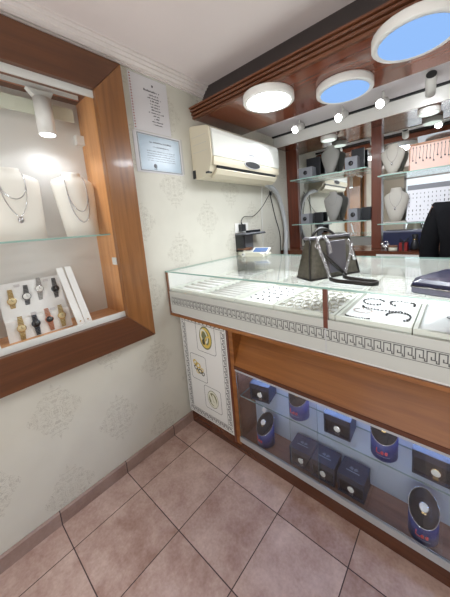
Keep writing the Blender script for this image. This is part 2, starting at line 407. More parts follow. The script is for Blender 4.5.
# track spots
def spot(lens, back, label, on=True):
    L = Vector(lens); B = Vector(back); d = (L-B).normalized()
    t = thing('ceiling_spotlight', (B.x, B.y, 2.22), label, 'spotlight', 'small spotlights behind the canopy')
    MB().cyl(B, L, .028, seg=24).build('spot_head', M['white'], t)
    MB().cyl(L-d*.001, L+d*.004, .024, seg=24).build('spot_lens', M['spot_bulb'], t)
    MB().cyl(B-d*.006, B-d*.0002, .027, seg=24).build('end_cap', M['ac_dark'], t)
    m_ = B+(L-B)*.35
    MB().cyl((m_.x, m_.y, 2.219), (m_.x, m_.y, m_.z+.026), .006, seg=10).build('spot_stem', M['white'], t)
spot((.385, 1.21, 2.13), (.40, 1.31, 2.175), 'lit spotlight nearest the air conditioner, facing the camera')
spot((.735, 1.23, 2.122), (.75, 1.33, 2.17), 'lit middle spotlight of the row, facing the camera')
spot((1.02, 1.205, 2.12), (1.03, 1.31, 2.165), 'lit spotlight facing the camera just beside the largest round lamp')
spot((1.285, 1.325, 2.125), (1.298, 1.20, 2.19), 'white cylinder spotlight turned away, showing its black end cap')

# ------------------------------------------------------------------ mirrored unit on the back wall
YM = 1.74
t = thing('mirrored_wall_unit', (0, 1.75, 0), 'brown wooden wall unit with mirror backs behind the counter', 'wall unit')
MB().box(.001, 2.6, 1.502, 1.75, 2.121, 2.14).build('header_board', M['wood_canopy'], t)
MB().box(.001, 2.6, 1.487, 1.501, 2.115, 2.2185).build('header_fascia', M['white'], t)
MB().box(.001, .128, 1.715, YM+.015, 1.09, 2.12).build('side_stile', M['wood_dark_z'], t)
MB().box(.848, .928, 1.70, YM+.015, 1.09, 2.12).build('middle_post', M['wood_dark_z'], t)
MB().box(.128, .848, YM, YM+.01, 1.09, 2.12).build('mirror_panel', M['mirror'], t)
MB().box(.928, 2.6, YM, YM+.01, 1.09, 2.12).build('mirror_panel', M['mirror'], t)
MB().box(.001, 2.6, 1.52, 1.755, .99, 1.088).build('base_ledge', M['wood_dark'], t)
MB().box(.001, 2.6, 1.54, 1.755, .001, .99).build('base_cabinet', M['wood_dark_z'], t)
MB().box(.60, .845, 1.506, 1.519, 1.0, 1.08).build('drawer_front', M['wood_dark'], t)
MB().box(.93, 1.40, 1.512, 1.5195, 1.045, 1.062).build('light_edge_strip', M['alu_white'], t)
for (x, lab) in ((.515, 'small round puck lamp under the header above the left bust'), (1.258, 'small round puck lamp under the header above the pink tray')):
    round_lamp(x, 1.60, .07, lab.replace('left ', 'upper grey '), M['puck_led'], 2.12, .034, 'puck_lamp', 'puck lamps under the header')
def shelf(x0, x1, y0, y1, z, label, grp, th=.008):
    b = MB().box(x0, x1, y0, y1, z-th, z)
    b.m = [0, 0, 1, 1, 1, 1]
    o = b.build('glass_shelf', [M['glass'], M['glass_edge']], loc=((x0+x1)/2, (y0+y1)/2, z-th))
    return tag(o, label, 'shelf', grp)
g = 'glass shelves in front of the mirror'
shelf(.131, .846, 1.55, 1.738, 1.79, 'upper glass shelf between stile and post, holding a grey bust and two open boxes', g)
shelf(.131, .846, 1.55, 1.738, 1.35, 'lower glass shelf just above the handbag holding a grey bust', g)
shelf(.93, 2.4, 1.55, 1.738, 1.70, 'upper glass shelf right of the post, under the pink tray', g)
shelf(.93, 2.4, 1.55, 1.738, 1.312, 'lower glass shelf under the white earring card', g)

# ------------------------------------------------------------------ necklace busts
def bust_mb(w_bot, w_sh, w_neck, h, depth, lean, sh_h=.80, high=False):
    """front faces +x locally when dirv=0; width along y."""
    prof = [(0, w_bot, 1.0), (.25, w_bot+(w_sh-w_bot)*.45, 1.05), (.55, w_bot+(w_sh-w_bot)*.88, 1.1), (.72, w_sh*.99, 1.0), (sh_h, w_sh*.90, .9), (sh_h+.045, w_sh*.70, .8), (sh_h+.09, w_neck*1.12, .8), (.95, w_neck, .8), (1.0, w_neck*.98, .8)]
    if high: prof = [(0, w_bot, 1.0), (.25, w_bot+(w_sh-w_bot)*.3, 1.05), (.55, w_bot+(w_sh-w_bot)*.7, 1.1), (.80, w_sh, 1.05), (.86, w_sh*.97, .95), (.895, w_sh*.82, .85), (.92, w_sh*.62, .8), (.945, w_neck*1.08, .8), (.97, w_neck, .8), (1.0, w_neck*1.02, .8)]
    rings = []
    for (f, w, dk) in prof:
        d = depth*dk; cx = -lean*f
        ring = []
        for k in range(20):
            a = 2*PI*k/20
            x = math.cos(a); x = x*d if x > 0 else x*d*.35
            ring.append(Vector((cx+x, math.sin(a)*w/2, f*h)))
        rings.append(ring)
    return MB().loft(rings), prof
def bust(loc, rz, dims, material, label, grp, name='necklace_bust', neck=None, pend=None, group_neck='chains on the busts', stand=False, high=False):
    w_bot, w_sh, w_neck, h, depth, lean = dims
    t = thing(name, loc, label, 'necklace bust', grp, rz)
    b, prof = bust_mb(*dims, high=high)
    b.build('bust_form', material, t, world=False)
    if stand:
        MB().prism([(-.02, 0), (-.075, 0), (-lean*.75-.012, h*.7), (-lean*.75-.004, h*.7)], 'y', -.012, .012).build('easel_leg', material, t, world=False)
        MB().box(-.05, .05, -w_sh*.42, w_sh*.42, -.0, .012).build('bust_base', material, t, world=False)
    for i, (drop, r, mname, lab, pd) in enumerate(neck or ()):
        pts = []
        def wdt(f):
            for (f0, w0, d0), (f1, w1, d1) in zip(prof, prof[1:]):
                if f0 <= f <= f1:
                    u = (f-f0)/(f1-f0); return w0+(w1-w0)*u, (d0+(d1-d0)*u)*depth
            return prof[-1][1], prof[-1][2]*depth
        for k in range(25):
            u = -1+2*k/24
            f = drop+((.93 if high else .90)-drop)*abs(u)**(1.7 if not pd else 1.25)
            w, dd = wdt(f)
            yy = (w_neck*.52+.012*(1-abs(u)))*math.sin(u*PI/2)*(1.0+.25*(1-abs(u)))
            q = max(0.0, 1-(2*yy/w)**2)
            xx = -lean*f+dd*math.sqrt(q)+r*.9
            pts.append((xx, yy, f*h))
        mtx = Matrix.Translation(Vector(loc)) @ Matrix.Rotation(rz, 4, 'Z')
        b = MB()
        b.tube([mtx @ Vector(p) for p in pts], r, 6)
        n_ = tag(b.build('necklace', M[mname], loc=tuple(mtx @ Vector(pts[12]))), lab, 'necklace', group_neck)
        if pd:
            q = mtx @ (Vector(pts[12])+Vector((.004, 0, -.012)))
            MB().ball(q, .012, 10, 8, sc=(.5, 1, 1.2)).build('pendant', M['silver'], n_)
    return t

# display window busts
g = 'white busts in the display window'
bust((-.115, -.575, 1.40), 0, (.19, .225, .088, .335, .04, .055), M['velvet_bust'], 'white necklace bust with two fine chains and a pendant, on the window shelf', g, high=True,
     neck=[(.56, .0018, 'silver', 'short silver chain on the white bust further from the frame', False), (.31, .0016, 'silver', 'long fine chain with pendant on the white bust in the window', True)])
bust((-.115, -.315, 1.40), 0, (.16, .205, .088, .335, .042, .05), M['velvet_bust'], 'white necklace bust with two plain chains beside the wooden frame side', g, high=True,
     neck=[(.38, .0022, 'silver', 'shorter plain chain on the white bust beside the frame', False), (.21, .0022, 'silver', 'longer plain chain on the white bust beside the frame', False)])
# busts in front of the mirror (facing -y)
g = 'grey busts on the mirror shelves'
R_ = -PI/2
bust((.505, 1.645, 1.79), R_, (.05, .18, .072, .262, .028, .02), M['dim_bust'], 'grey bust under the puck lamp on the upper shelf', g, stand=True)
bust((.525, 1.64, 1.35), R_, (.05, .18, .072, .285, .028, .02), M['dim_bust'], 'grey bust with tiny pendant behind the handbag', g, stand=True,
     neck=[(.55, .0008, 'dark_silver', 'fine chain on the grey bust behind the handbag', False)])
bust((1.02, 1.645, 1.70), R_, (.05, .18, .072, .245, .028, .02), M['grey_bust'], 'pale bust beside the pink tray on the upper shelf', g, stand=True,
     neck=[(.40, .001, 'dark_silver', 'long thin necklace on the pale bust beside the pink tray', True)])
bust((1.048, 1.64, 1.312), R_, (.07, .185, .08, .285, .03, .02), M['grey_bust'], 'pale bust beside the white earring card', g, stand=True,
     neck=[(.45, .001, 'dark_silver', 'thin pendant necklace on the pale bust beside the earring card', True)])

# ------------------------------------------------------------------ open boxes on the mirror shelves
def open_box(loc, w, h, label, front, grp='open gift boxes on the mirror shelves', dx=.05, hb=None, lid_h=None):
    x, y, z = loc
    t = thing('jewellery_box', loc, label, 'box', grp)
    hb = hb or h; lid_h = lid_h or h
    MB().box(x-w/2, x+w/2, y-.045, y+.045, z, z+hb).build('box_base', front, t, bevel=.002)
    MB().lathe([(.02, 0), (.02, .004), (.005, .006)], (x, y-.0455, z+hb*.5), (0, -1, 0), 16).build('item_inside', M['dial_dark'], t)
    MB().box(x-w/2+dx, x+w/2+dx, y+.047, y+.075, z, z+lid_h).build('box_lid', M['box_black'], t, bevel=.003)
open_box((.288, 1.62, 1.79), .14, .09, 'pale box with round dark item and black lid behind, nearest the wall', M['card_grey'], dx=.04, hb=.10, lid_h=.195)
open_box((.715, 1.62, 1.79), .105, .11, 'glossy grey box with tall black lid, next to the post', M['card_grey'], dx=.03, hb=.11, lid_h=.185)
open_box((.265, 1.62, 1.35), .085, .10, 'white box with black lid on the lower shelf by the stile', M['card_grey'], dx=.10, hb=.10, lid_h=.105)
open_box((.727, 1.62, 1.35), .075, .11, 'grey fronted box with black lid beside the post, lower shelf', M['card_grey'], dx=.088, hb=.11, lid_h=.115)

# ------------------------------------------------------------------ pink tray, earring card, trinkets
tl = Matrix.Translation((1.14, 1.655, 1.702)) @ Matrix.Rotation(-.10, 4, 'X')
t = thing('necklace_tray', (1.14, 1.655, 1.702), 'pink padded tray of hanging chains propped on the upper shelf', 'display tray')
b = MB().box(0, .5, .001, .014, 0, .205, mtx=tl)
b.build('tray_pad', M['pink'], t)
b = MB(); b.box(-.008, .508, -.004, .018, -.0, .008, mtx=tl); b.box(-.008, .508, -.004, .018, .197, .212, mtx=tl); b.box(-.008, 0, -.004, .018, .008, .197, mtx=tl); b.box(.5, .508, -.004, .018, .008, .197, mtx=tl)
b.build('tray_frame', M['wood_tray'], t)
for k in range(22):
    x = .018+k*.0222; L = (.10, .12, .085, .11, .095)[k % 5]; bk = k == 21
    b = MB()
    b.tube([tl @ Vector((x+.002*math.sin(j), -.003, .19-L*j/6)) for j in range(7)], .0035 if bk else .0012, 6)
    b.ball(tl @ Vector((x, -.004, .19-L-.006)), .0055, 8, 6); b.ball(tl @ Vector((x, -.004, .178)), .004, 8, 6)
    tag(b.build('hanging_chain', M['bead'] if bk else M['dark_silver'], loc=tuple(tl @ Vector((x, 0, .19)))), 'thick black chain on the pink tray' if bk else 'thin dark chain hanging on the pink tray', 'chain', 'chains on the pink tray')
ec = Matrix.Translation((1.122, 1.66, 1.314)) @ Matrix.Rotation(-.12, 4, 'X')
t = thing('earring_card', (1.122, 1.66, 1.314), 'white card of small earrings with grey header, behind the person', 'display card')
MB().box(0, .36, 0, .008, 0, .29, mtx=ec).build('card_board', M['card'], t)
MB().box(0, .36, -.002, -.0002, .252, .29, mtx=ec).build('card_header', M['card_grey'], t)
b0 = None
for r in range(7):
    for k in range(14):
        if random.random() < .1: continue
        p = ec @ Vector((.016+k*.0252, -.0015, .025+r*.033))
        if b0 is None:
            b0 = MB().ball((0, 0, 0), .0032, 6, 4).ball((0, -.001, -.006), .0026, 6, 4).build('earring', M['dark_silver'], world=False)
            tag(b0, 'tiny dark earring pinned on the white earring card', 'earring', 'earrings on the white card')
            o = b0
        else:
            o = b0.copy(); col.objects.link(o)
        o.location = p
        s_ = random.choice((.8, 1, 1, 1.4)); o.scale = (s_, s_, s_)
o = MB().ball((.985, 1.60, 1.115), .03, 12, 8, sc=(1.1, .9, .8)).ball((.96, 1.60, 1.135), .018, 10, 6).ball((1.005, 1.59, 1.135), .016, 10, 6).torus((.985, 1.60, 1.145), .018, .004, (0, 1, 0)).lathe([(.026, 0), (.02, .006)], (.985, 1.6, 1.0885)).build('silver_ornament', M['silver'], loc=(.985, 1.6, 1.088))
tag(o, 'small silver ornament on the back ledge beside the post', 'ornament')
t = thing('gift_box', (1.115, 1.61, 1.088), 'small dark red gift box with black ribbon on the back ledge', 'gift box')
MB().box(1.085, 1.145, 1.58, 1.64, 1.088, 1.15).build('box_body', M['redbox'], t, bevel=.002)
MB().box(1.108, 1.122, 1.578, 1.642, 1.087, 1.1525).tube([(1.115, 1.61, 1.153), (1.09, 1.61, 1.18), (1.08, 1.61, 1.16), (1.115, 1.61, 1.153), (1.15, 1.61, 1.185), (1.155, 1.61, 1.162), (1.115, 1.61, 1.154)], .005, 6).build('ribbon', M['box_black'], t)
t = thing('velvet_pouch', (1.19, 1.62, 1.088), 'dark pouch with gathered neck beside the red gift box', 'pouch')
MB().lathe([(.022, 0), (.032, .012), (.03, .05), (.016, .08), (.012, .09), (.026, .12), (.02, .125)], (1.19, 1.62, 1.0885), seg=14).build('pouch_body', M['box_black'], t)
MB().torus((1.19, 1.62, 1.175), .014, .003).build('drawstring', M['gold'], t)
t = thing('flat_case', (1.07, 1.64, 1.20), 'deep blue flat case standing on the back ledge', 'case')
MB().box(.95, 1.26, 1.665, 1.70, 1.0885, 1.23).build('case_body', M['bluebox'], t, bevel=.003)
MB().box(.95, 1.26, 1.663, 1.702, 1.2305, 1.245).build('case_lid', M['clutch_side'], t, bevel=.003)
t = thing('storage_tin', (1.03, 1.61, 1.0885), 'low cream tin beside the silver ornament', 'tin')
MB().lathe([(.03, 0), (.032, .003), (.032, .03)], (1.045, 1.56, 1.0885)).build('tin_body', M['scale_body'], t)
MB().lathe([(.034, .03), (.034, .04), (.03, .043)], (1.045, 1.56, 1.0885)).build('tin_lid', M['wood_brown'], t)

# ------------------------------------------------------------------ display window in the side wall
t = thing('wall_display_case', (0, -.64, .765), 'lit display window framed in cherry wood, set into the wall', 'display case')
FO = (-1.22, -.06, .765, 2.285); XF = .042
FI = (-1.07, -.212, .928, 2.118)
def board(poly_yz, m_, nm):
    MB().prism(poly_yz, 'x', .0005, XF).build(nm, m_, t, bevel=.003)
board([(FO[1], FO[2]), (FO[1], FO[3]), (FI[1], FI[3]), (FI[1], FI[2])], M['wood_z'], 'frame_stile')
board([(FO[0], FO[2]), (FO[0], FO[3]), (FI[0], FI[3]), (FI[0], FI[2])], M['wood_z'], 'frame_stile')
board([(FO[0], FO[3]), (FO[1], FO[3]), (FI[1], FI[3]), (FI[0], FI[3])], M['wood_y'], 'frame_rail')
board([(FO[0], FO[2]), (FO[1], FO[2]), (FI[1], FI[2]), (FI[0], FI[2])], M['wood_y'], 'frame_rail')
XB = -.238
MB().box(XB-.012, XB, WY0, WY1, WZ0+.015, 2.13).build('back_panel', M['white'], t)
MB().box(XB-.012, -.0005, WY1-.004, WY1+.014, WZ0+.0, 2.13).build('side_lining', M['wood_light'], t)
MB().box(XB-.012, -.0005, WY0-.014, WY0, WZ0, 2.13).build('side_lining', M['wood_light'], t)
MB().box(XB-.012, -.0005, WY0-.014, WY1+.014, 2.13, 2.145).build('top_lining', M['wood_brown'], t)
MB().box(XB-.012, -.0005, WY0, WY1-.004, WZ0, .936).build('sill_board', M['wood_light_y'], t)
MB().box(.001, .012, FI[0], FI[1]+.0, .9285, .958).build('bottom_track', M['alu_white'], t)
MB().box(.001, .012, FI[0], FI[1]+.0, 2.085, 2.1175).build('top_track', M['alu_white'], t)
b = MB().box(.004, .008, FI[0], FI[1], .958, 2.085); b.build('glass_pane', M['window_glass'], t)
MB().box(-.055, -.004, WY1-.012, WY1-.0045, 1.225, 1.265).build('sliding_lock', M['alu_white'], t)
MB().box(-.235, -.195, WY1-.045, WY1-.0045, 1.905, 1.955).build('wall_bracket', M['white'], t)
b = MB().box(-.215, -.03, WY0+.012, WY1-.012, 1.392, 1.40); b.m = [0, 0, 1, 1, 1, 1]
tag(b.build('glass_shelf', [M['glass'], M['glass_edge']], loc=(-.12, -.64, 1.392)), 'long glass shelf across the lit display window holding white busts', 'shelf')
o = MB().box(-.178, -.173, WY0+.02, WY1-.05, 2.008, 2.075).build('pale_strip', M['frost'], loc=(-.175, -.64, 2.075)); tag(o, 'pale translucent strip across the top of the display window', 'strip')  # thin pale see-through strip below the top lining
# track light inside the window
t = thing('track_light', (-.12, -.6, 2.13), 'white track rail with cylinder spotlights inside the display window', 'track light')
MB().box(-.128, -.116, -1.0, -.235, 2.106, 2.1298).build('track_rail', M['alu_white'], t)
MB().box(-.128, -.116, -1.0, -.235, 2.1045, 2.1059).build('copper_strip', M['rose'], t)
MB().prism([(-.46, 2.104), (-.35, 2.104), (-.365, 2.072), (-.435, 2.072)], 'x', -.14, -.104).build('track_adapter', M['alu_white'], t, bevel=.003)
MB().cyl((-.122, -.40, 2.071), (-.122, -.40, 1.905), .037, seg=28).build('spot_head', M['white'], t)
MB().cyl((-.122, -.40, 1.9049), (-.122, -.40, 1.901), .031, seg=28).build('spot_lens', M['wspot'], t)
MB().prism([(-.86, 2.104), (-.75, 2.104), (-.765, 2.072), (-.835, 2.072)], 'x', -.14, -.104).build('track_adapter', M['alu_white'], t, bevel=.003)  # second head, added out of view to help light the window
MB().cyl((-.122, -.80, 2.071), (-.122, -.80, 1.905), .037, seg=28).build('spot_head', M['white'], t)
MB().cyl((-.122, -.80, 1.9049), (-.122, -.80, 1.901), .031, seg=28).build('spot_lens', M['wspot'], t)

# watch ramp + watches
def ramp(y0, y1, label):
    t = thing('watch_stand', (-.13, (y0+y1)/2, .936), label, 'stand', 'white watch ramps in the window')
    MB().prism([(-.105, .9365), (-.10, .9365), (-.118, 1.03), (-.15, 1.04), (-.185, 1.20), (-.192, 1.20)], 'y', y0, y1).build('ramp_board', M['tray_pad'], t)
ramp(-.70, -.445, 'white sloping stand carrying eight watches on the window sill')
def watch(c, tilt, kind, label, L=.085, w=.017):
    """c: point of the dial centre on the ramp; lies along the slope (up the ramp)."""
    dial, metal = kind
    t = thing('wristwatch', c, label, 'watch', 'watches on the white stand')
    t.rotation_euler = (random.uniform(-.08, .08), 0, 0)
    mt = Matrix.Rotation(-tilt, 4, 'Y')          # local +x out of slope, z along slope
    b = MB()
    n = 12
    for sgn in (1, -1):
        for k in range(n//2):
            z0 = sgn*(.013+k*(L/2-.013)/(n//2)); z1 = sgn*(.013+(k+.86)*(L/2-.013)/(n//2))
            wd = w*.5*(1-.04*k)
            b.box(.004-.0012*k*.5, .0075-.0012*k*.5, -wd, wd, min(z0, z1), max(z0, z1))
    b.xf(mt).build('bracelet', M[metal], t, world=False)
    wc = MB().lathe([(.0165, .002), (.0178, .004), (.0178, .009), (.0155, .0105)], (0, 0, 0), (1, 0, 0), 20).xf(mt).build('watch_case', M[metal], t, world=False)
    MB().lathe([(.015, .0106), (.0145, .0112)], (0, 0, 0), (1, 0, 0), 20).xf(mt).build('dial', M[dial], wc, world=False)
    b = MB().box(.0113, .0118, -.0007, .0007, 0, .009); b.box(.0113, .0118, 0, .006, -.0007, .0007)
    b.xf(mt).build('hands', M['dial_dark'] if dial != 'dial_dark' else M['silver'], wc, world=False)
    return t
tb = math.atan2(.035, .16); tf = math.atan2(.018, .0935)
WB = [(-.655, 1.115, ('dial_gold', 'gold'), 'gold watch topmost at the far end of the white stand'), (-.597, 1.125, ('dial_white', 'dark_silver'), 'grey steel watch second in the upper row'),
      (-.541, 1.15, ('dial_white', 'silver'), 'white-dialled watch in the upper row of the stand'), (-.476, 1.135, ('dial_dark', 'dark_silver'), 'dark steel watch in the upper row nearest the tall boards')]
for (y, z, k, l) in WB:
    x = -.15-.035*(z-1.04)/.16
    watch((x, y, z), tb, k, l, .115, .021)
WF = [(-.648, .99, ('dial_gold', 'gold'), 'two-tone watch lowest at the far end of the stand'), (-.592, .995, ('dial_dark', 'steel_dark'), 'dark round gunmetal watch in the lower row'),
      (-.537, .998, ('dial_dark', 'rose'), 'black-faced watch with rosy strap in the lower row'), (-.483, 1.0, ('dial_gold', 'gold'), 'pale gold watch in the lower row nearest the tall boards')]
for (y, z, k, l) in WF:
    x = -.10-.018*(z-.9365)/.0935
    watch((x, y, z), tf, k, l, .115, .022)
def price(c, lab):
    tag(MB().box(c[0], c[0]+.0015, c[1]-.011, c[1]+.011, c[2]-.006, c[2]+.006).build('price_tag', M['paper'], loc=c), lab, 'price tag', 'price tags on the watch stand')
price((-.176, -.625, 1.185), 'white price tag above the gold watch in the upper row'); price((-.1765, -.509, 1.187), 'white price tag above the white-dialled watch')
price((-.116, -.592, 1.045), 'white price tag above the dark gunmetal watch'); price((-.116, -.515, 1.045), 'white price tag above the black-faced watch')
def tall_board(y0, y1, ys, label, n=1):
    t = thing('chain_board', (-.04, (y0+y1)/2, .936), label, 'display board', 'tall white boards in the window')
    xt = -.115
    b = MB().loft([[Vector((-.036, y0, .9365)), Vector((-.036, y1, .9365)), Vector((-.044, y1, .9365)), Vector((-.044, y0, .9365))],
                   [Vector((xt, y0+ys, 1.245)), Vector((xt, y1+ys-.006, 1.245)), Vector((xt-.008, y1+ys-.006, 1.245)), Vector((xt-.008, y0+ys, 1.245))]], smooth=False)
    b.build('board_panel', M['tray_pad'], t)
    m_ = (y0+y1)/2
    c = MB().tube([(-.0385+(xt+.036)*u+.0005, m_+ys*u, .9365+.3085*u) for u in (.10, .3, .6, .94)], .0014, 6)
    c.ball((-.0385+(xt+.036)*.08+.002, m_+ys*.08, .9365+.3085*.08), .004, 8, 6)
    tag(c.build('fine_chain', M['gold'], loc=(-.045, m_, .97)), 'fine chain laid down the '+label, 'chain', 'chains on the tall boards')
tall_board(-.437, -.404, -.032, 'tall white board beside the watches')
tall_board(-.402, -.368, -.030, 'tall white board nearest the wooden frame side')
tall_board(-.80, -.735, -.02, 'white board at the far side of the watches')

# ------------------------------------------------------------------ papers on the wall
def glyph_line(b, y0, y1, z, h, x, mi=0):
    y = y0
    while y < y1-.003:
        w = random.uniform(.0022, .005)
        if random.random() < .16: y += .004; continue
        hh = h*random.choice((.6, .6, 1.0, .75))
        b.box(x, x+.0003, y, min(y+w, y1), z, z+hh, mi)
        if random.random() < .4: b.box(x, x+.0003, y, min(y+w, y1), z+hh*.5-h*.08, z+hh*.5+h*.08, mi)
        y += w+.0012
t = thing('paper_notice', (.001, .135, 2.14), 'white typed notice sheet pinned beside the window frame', 'notice')
sh = Matrix.Identity(4)
MB().box(.0004, .003, -.004, .250, 1.985, 2.298).build('sheet', M['paper'], t)
MB().box(.003, .0034, -.004, .250, 2.293, 2.2985).build('sleeve_edge', M['plastic_sleeve'], t)
b = MB()
for k in range(20): b.box(.0031, .0034, .002, .010, 1.995+k*.015, 2.001+k*.015)
b.build('punched_margin', M['ink_red'], t)
b = MB(); cy = .148
b.box(.0031, .0035, cy-.006, cy+.004, 2.248, 2.26)
glyph_line(b, cy-.062, cy+.055, 2.218, .011, .0031)
for k in range(11):
    w = (.034, .046, .030, .034, .032, .036, .052, .024, .02, .042, .03)[k]; z = 2.198-k*.0165; c_ = cy+.004+.0008*k
    glyph_line(b, c_-w, c_+w, z, .0075, .0031)
b.build('typed_text', M['ink'], t)
t = thing('framed_certificate', (.001, .16, 1.865), 'pale blue certificate in a clear sleeve below the typed notice', 'certificate')
MB().box(.0004, .0025, -.018, .318, 1.748, 1.981).build('certificate_sheet', M['paper'], t)
b = MB()
for (a0, a1, c0, c1) in ((.006, .308, 1.966, 1.972), (.006, .308, 1.757, 1.762), (.006, .011, 1.757, 1.972), (.303, .308, 1.757, 1.972)): b.box(.0026, .0032, a0, a1, c0, c1)
b.build('printed_border', M['cert_border'], t)
MB().box(.0026, .0030, .014, .30, 1.764, 1.964).build('printed_field', M['cert_blue'], t)
b = MB(); glyph_line(b, .085, .24, 1.925, .010, .0031); glyph_line(b, .10, .22, 1.90, .006, .0031)
for k in range(5): glyph_line(b, .06, .26, 1.875-k*.014, .005, .0031)
b.build('printed_text', M['ink_grey'], t)
MB().lathe([(.012, 0), (.012, .0004)], (.0031, .107, 1.79), (1, 0, 0), 14).box(.0031, .0034, .098, .104, 1.768, 1.785).box(.0031, .0034, .110, .116, 1.768, 1.785).build('seal', M['ink_grey'], t)
MB().box(.0003, .0009, .318, .332, 1.76, 1.985).build('sleeve_edge', M['plastic_sleeve'], t)

# ------------------------------------------------------------------ air conditioner
t = thing('air_conditioner', (.1, .82, 1.72), 'cream wall air conditioner with glossy white front mounted under the canopy', 'air conditioner')
AY0, AY1 = .405, 1.235
body = [(.0, 1.745), (.0, 2.075), (.03, 2.08), (.17, 2.052), (.192, 2.035), (.196, 1.86), (.19, 1.815), (.165, 1.765), (.12, 1.735), (.05, 1.725), (.02, 1.73)]
MB().prism(body, 'y', AY0, AY1).build('ac_body', M['ac_cream'], t, bevel=.004)
MB().prism([(.1965, 1.855), (.1935, 2.034), (.200, 2.03), (.206, 2.0), (.2075, 1.88), (.204, 1.858)], 'y', AY0+.012, AY1-.012).build('front_panel', M['white_gloss'], t, bevel=.002)
MB().prism([(.1965, 1.853), (.2065, 1.853), (.205, 1.822), (.199, 1.80), (.192, 1.8)], 'y', AY0+.012, AY1-.012).build('lower_strip', M['ac_cream'], t, bevel=.001)
MB().prism([(.1905, 1.7995), (.197, 1.7995), (.189, 1.783), (.182, 1.79)], 'y', AY0+.05, AY1-.05).build('outlet_gap', M['ac_dark'], t)
MB().prism([(.19, 1.782), (.196, 1.775), (.178, 1.745), (.14, 1.722), (.13, 1.727), (.168, 1.757)], 'y', AY0+.045, AY1-.045).build('air_flap', M['ac_cream'], t, bevel=.001)
b = MB()
for k in range(20):
    pass
pl = []
for k in range(24):
    a = PI*k/23; pl.append((.835-.105*math.cos(a), 1.845-.036*math.sin(a)))
pl2 = [(.835+.105*math.cos(PI*k/23), 1.845+.010*math.sin(PI*k/23)) for k in range(24)]
bd = MB().prism(pl+pl2[1:-1], 'x', .2062, .2105).build('display_badge', M['alu'], t)
pl = [(.835-.092*math.cos(2*PI*k/28), 1.838-.024*math.sin(2*PI*k/28)) for k in range(28)]
MB().prism(pl, 'x', .2106, .2116).build('display_window', M['ac_dark'], bd)
b = MB(); 
for k in range(5): b.box(.2078, .2083, .80+k*.012, .809+k*.012, 1.905, 1.916)
b.build('brand_mark', M['ink_grey'], t)
b = MB()
for z in (1.90, 1.95, 2.0): b.box(.02, .16, AY0-.0006, AY0-.0001, z, z+.002)
b.build('side_seams', M['plastic_sleeve'], t)
MB().box(.002, .03, AY0-.003, AY0+.01, 1.735, 1.79).build('pipe_knockout', M['ac_dark'], t)
MB().box(.13, .16, AY0-.001, AY0+.03, 1.752, 1.764).build('flap_pivot', M['ac_dark'], t)

# hose, cables, conduit
def bez(p, n=12):
    out = []
    p = [Vector(q) for q in p]
    for i in range(len(p)-1):
        a = p[max(i-1, 0)]; b_ = p[i]; c = p[i+1]; d = p[min(i+2, len(p)-1)]
        for k in range(n):
            u = k/n
            out.append(.5*((2*b_)+(c-a)*u+(2*a-5*b_+4*c-d)*u*u+(3*b_-a-3*c+d)*u**3))
    out.append(p[-1]); return out
pts = bez([(.09, 1.19, 1.735), (.06, 1.36, 1.70), (.04, 1.49, 1.60), (.035, 1.565, 1.42), (.05, 1.56, 1.25), (.075, 1.495, 1.10), (.085, 1.49, .95)], 14)
o = MB().tube(pts, [.021+.0025*(i % 2) for i in range(len(pts))], 12).build('drain_hose', M['grey_hose'], loc=(.04, 1.6, 1.0)); tag(o, 'grey corrugated hose running down from the air conditioner', 'hose')
pts = bez([(.02, 1.22, 1.728), (.007, 1.225, 1.68), (.007, 1.20, 1.45), (.007, 1.19, 1.2), (.007, 1.18, 1.0)], 8)
tag(MB().tube(pts, .006, 8).build('cable_conduit', M['conduit'], loc=(.007, 1.2, 1.0)), 'thin white cable running straight down the wall below the air conditioner', 'cable')
tag(MB().tube(bez([(.025, .862, 1.412), (.03, .90, 1.455), (.02, 1.05, 1.46), (.015, 1.2, 1.54), (.02, 1.33, 1.66), (.02, 1.39, 1.70), (.01, 1.40, 1.72)], 8), .0032, 6).build('power_cable', M['black_cable'], loc=(.02, 1.1, 1.5)), 'thin black cable sweeping up from the wall plug', 'cable')
tag(MB().tube(bez([(.012, 1.355, 1.70), (.01, 1.36, 1.66), (.008, 1.43, 1.45), (.01, 1.50, 1.27), (.012, 1.50, 1.12), (.012, 1.50, 1.0)], 8), .004, 6).build('power_cable', M['black_cable'], loc=(.012, 1.45, 1.3)), 'black cable hanging straight down beside the grey hose', 'cable')
tag(MB().torus((.02, 1.35, 1.672), .014, .004, (1, 0, 0)).torus((.024, 1.352, 1.665), .012, .004, (1, .3, 0)).build('cable_knot', M['black_cable'], loc=(.02, 1.35, 1.67)), 'small black knot of cable under the air conditioner end', 'cable')
# small wall shelf with plug
t = thing('wall_shelf', (.001, .94, 1.31), 'small dark wall shelf holding a plug and power strip', 'shelf')
MB().box(.001, .115, .80, 1.085, 1.308, 1.318).build('shelf_top', M['card_grey'], t, bevel=.002)
MB().box(.001, .118, .797, 1.088, 1.30, 1.3075).build('shelf_edge', M['ac_dark'], t, bevel=.002)
MB().box(.001, .012, .84, 1.03, 1.165, 1.299).build('shelf_bracket', M['card_grey'], t)
MB().box(.001, .08, .80, .832, 1.165, 1.299).build('bracket_side', M['ac_dark'], t)
t = thing('wall_socket', (.001, .87, 1.36), 'white double wall socket above the small shelf', 'socket')
MB().box(.001, .010, .80, .975, 1.325, 1.405).build('socket_plate', M['white'], t, bevel=.002)
t = thing('plug_adapter', (.03, .865, 1.34), 'black plug adapter in the white wall socket', 'plug')
MB().box(.0105, .05, .84, .895, 1.335, 1.395).build('adapter_body', M['ac_dark'], t, bevel=.004)
MB().cyl((.03, .866, 1.395), (.026, .862, 1.414), .006, .004, 10).build('cable_boot', M['ac_dark'], t)
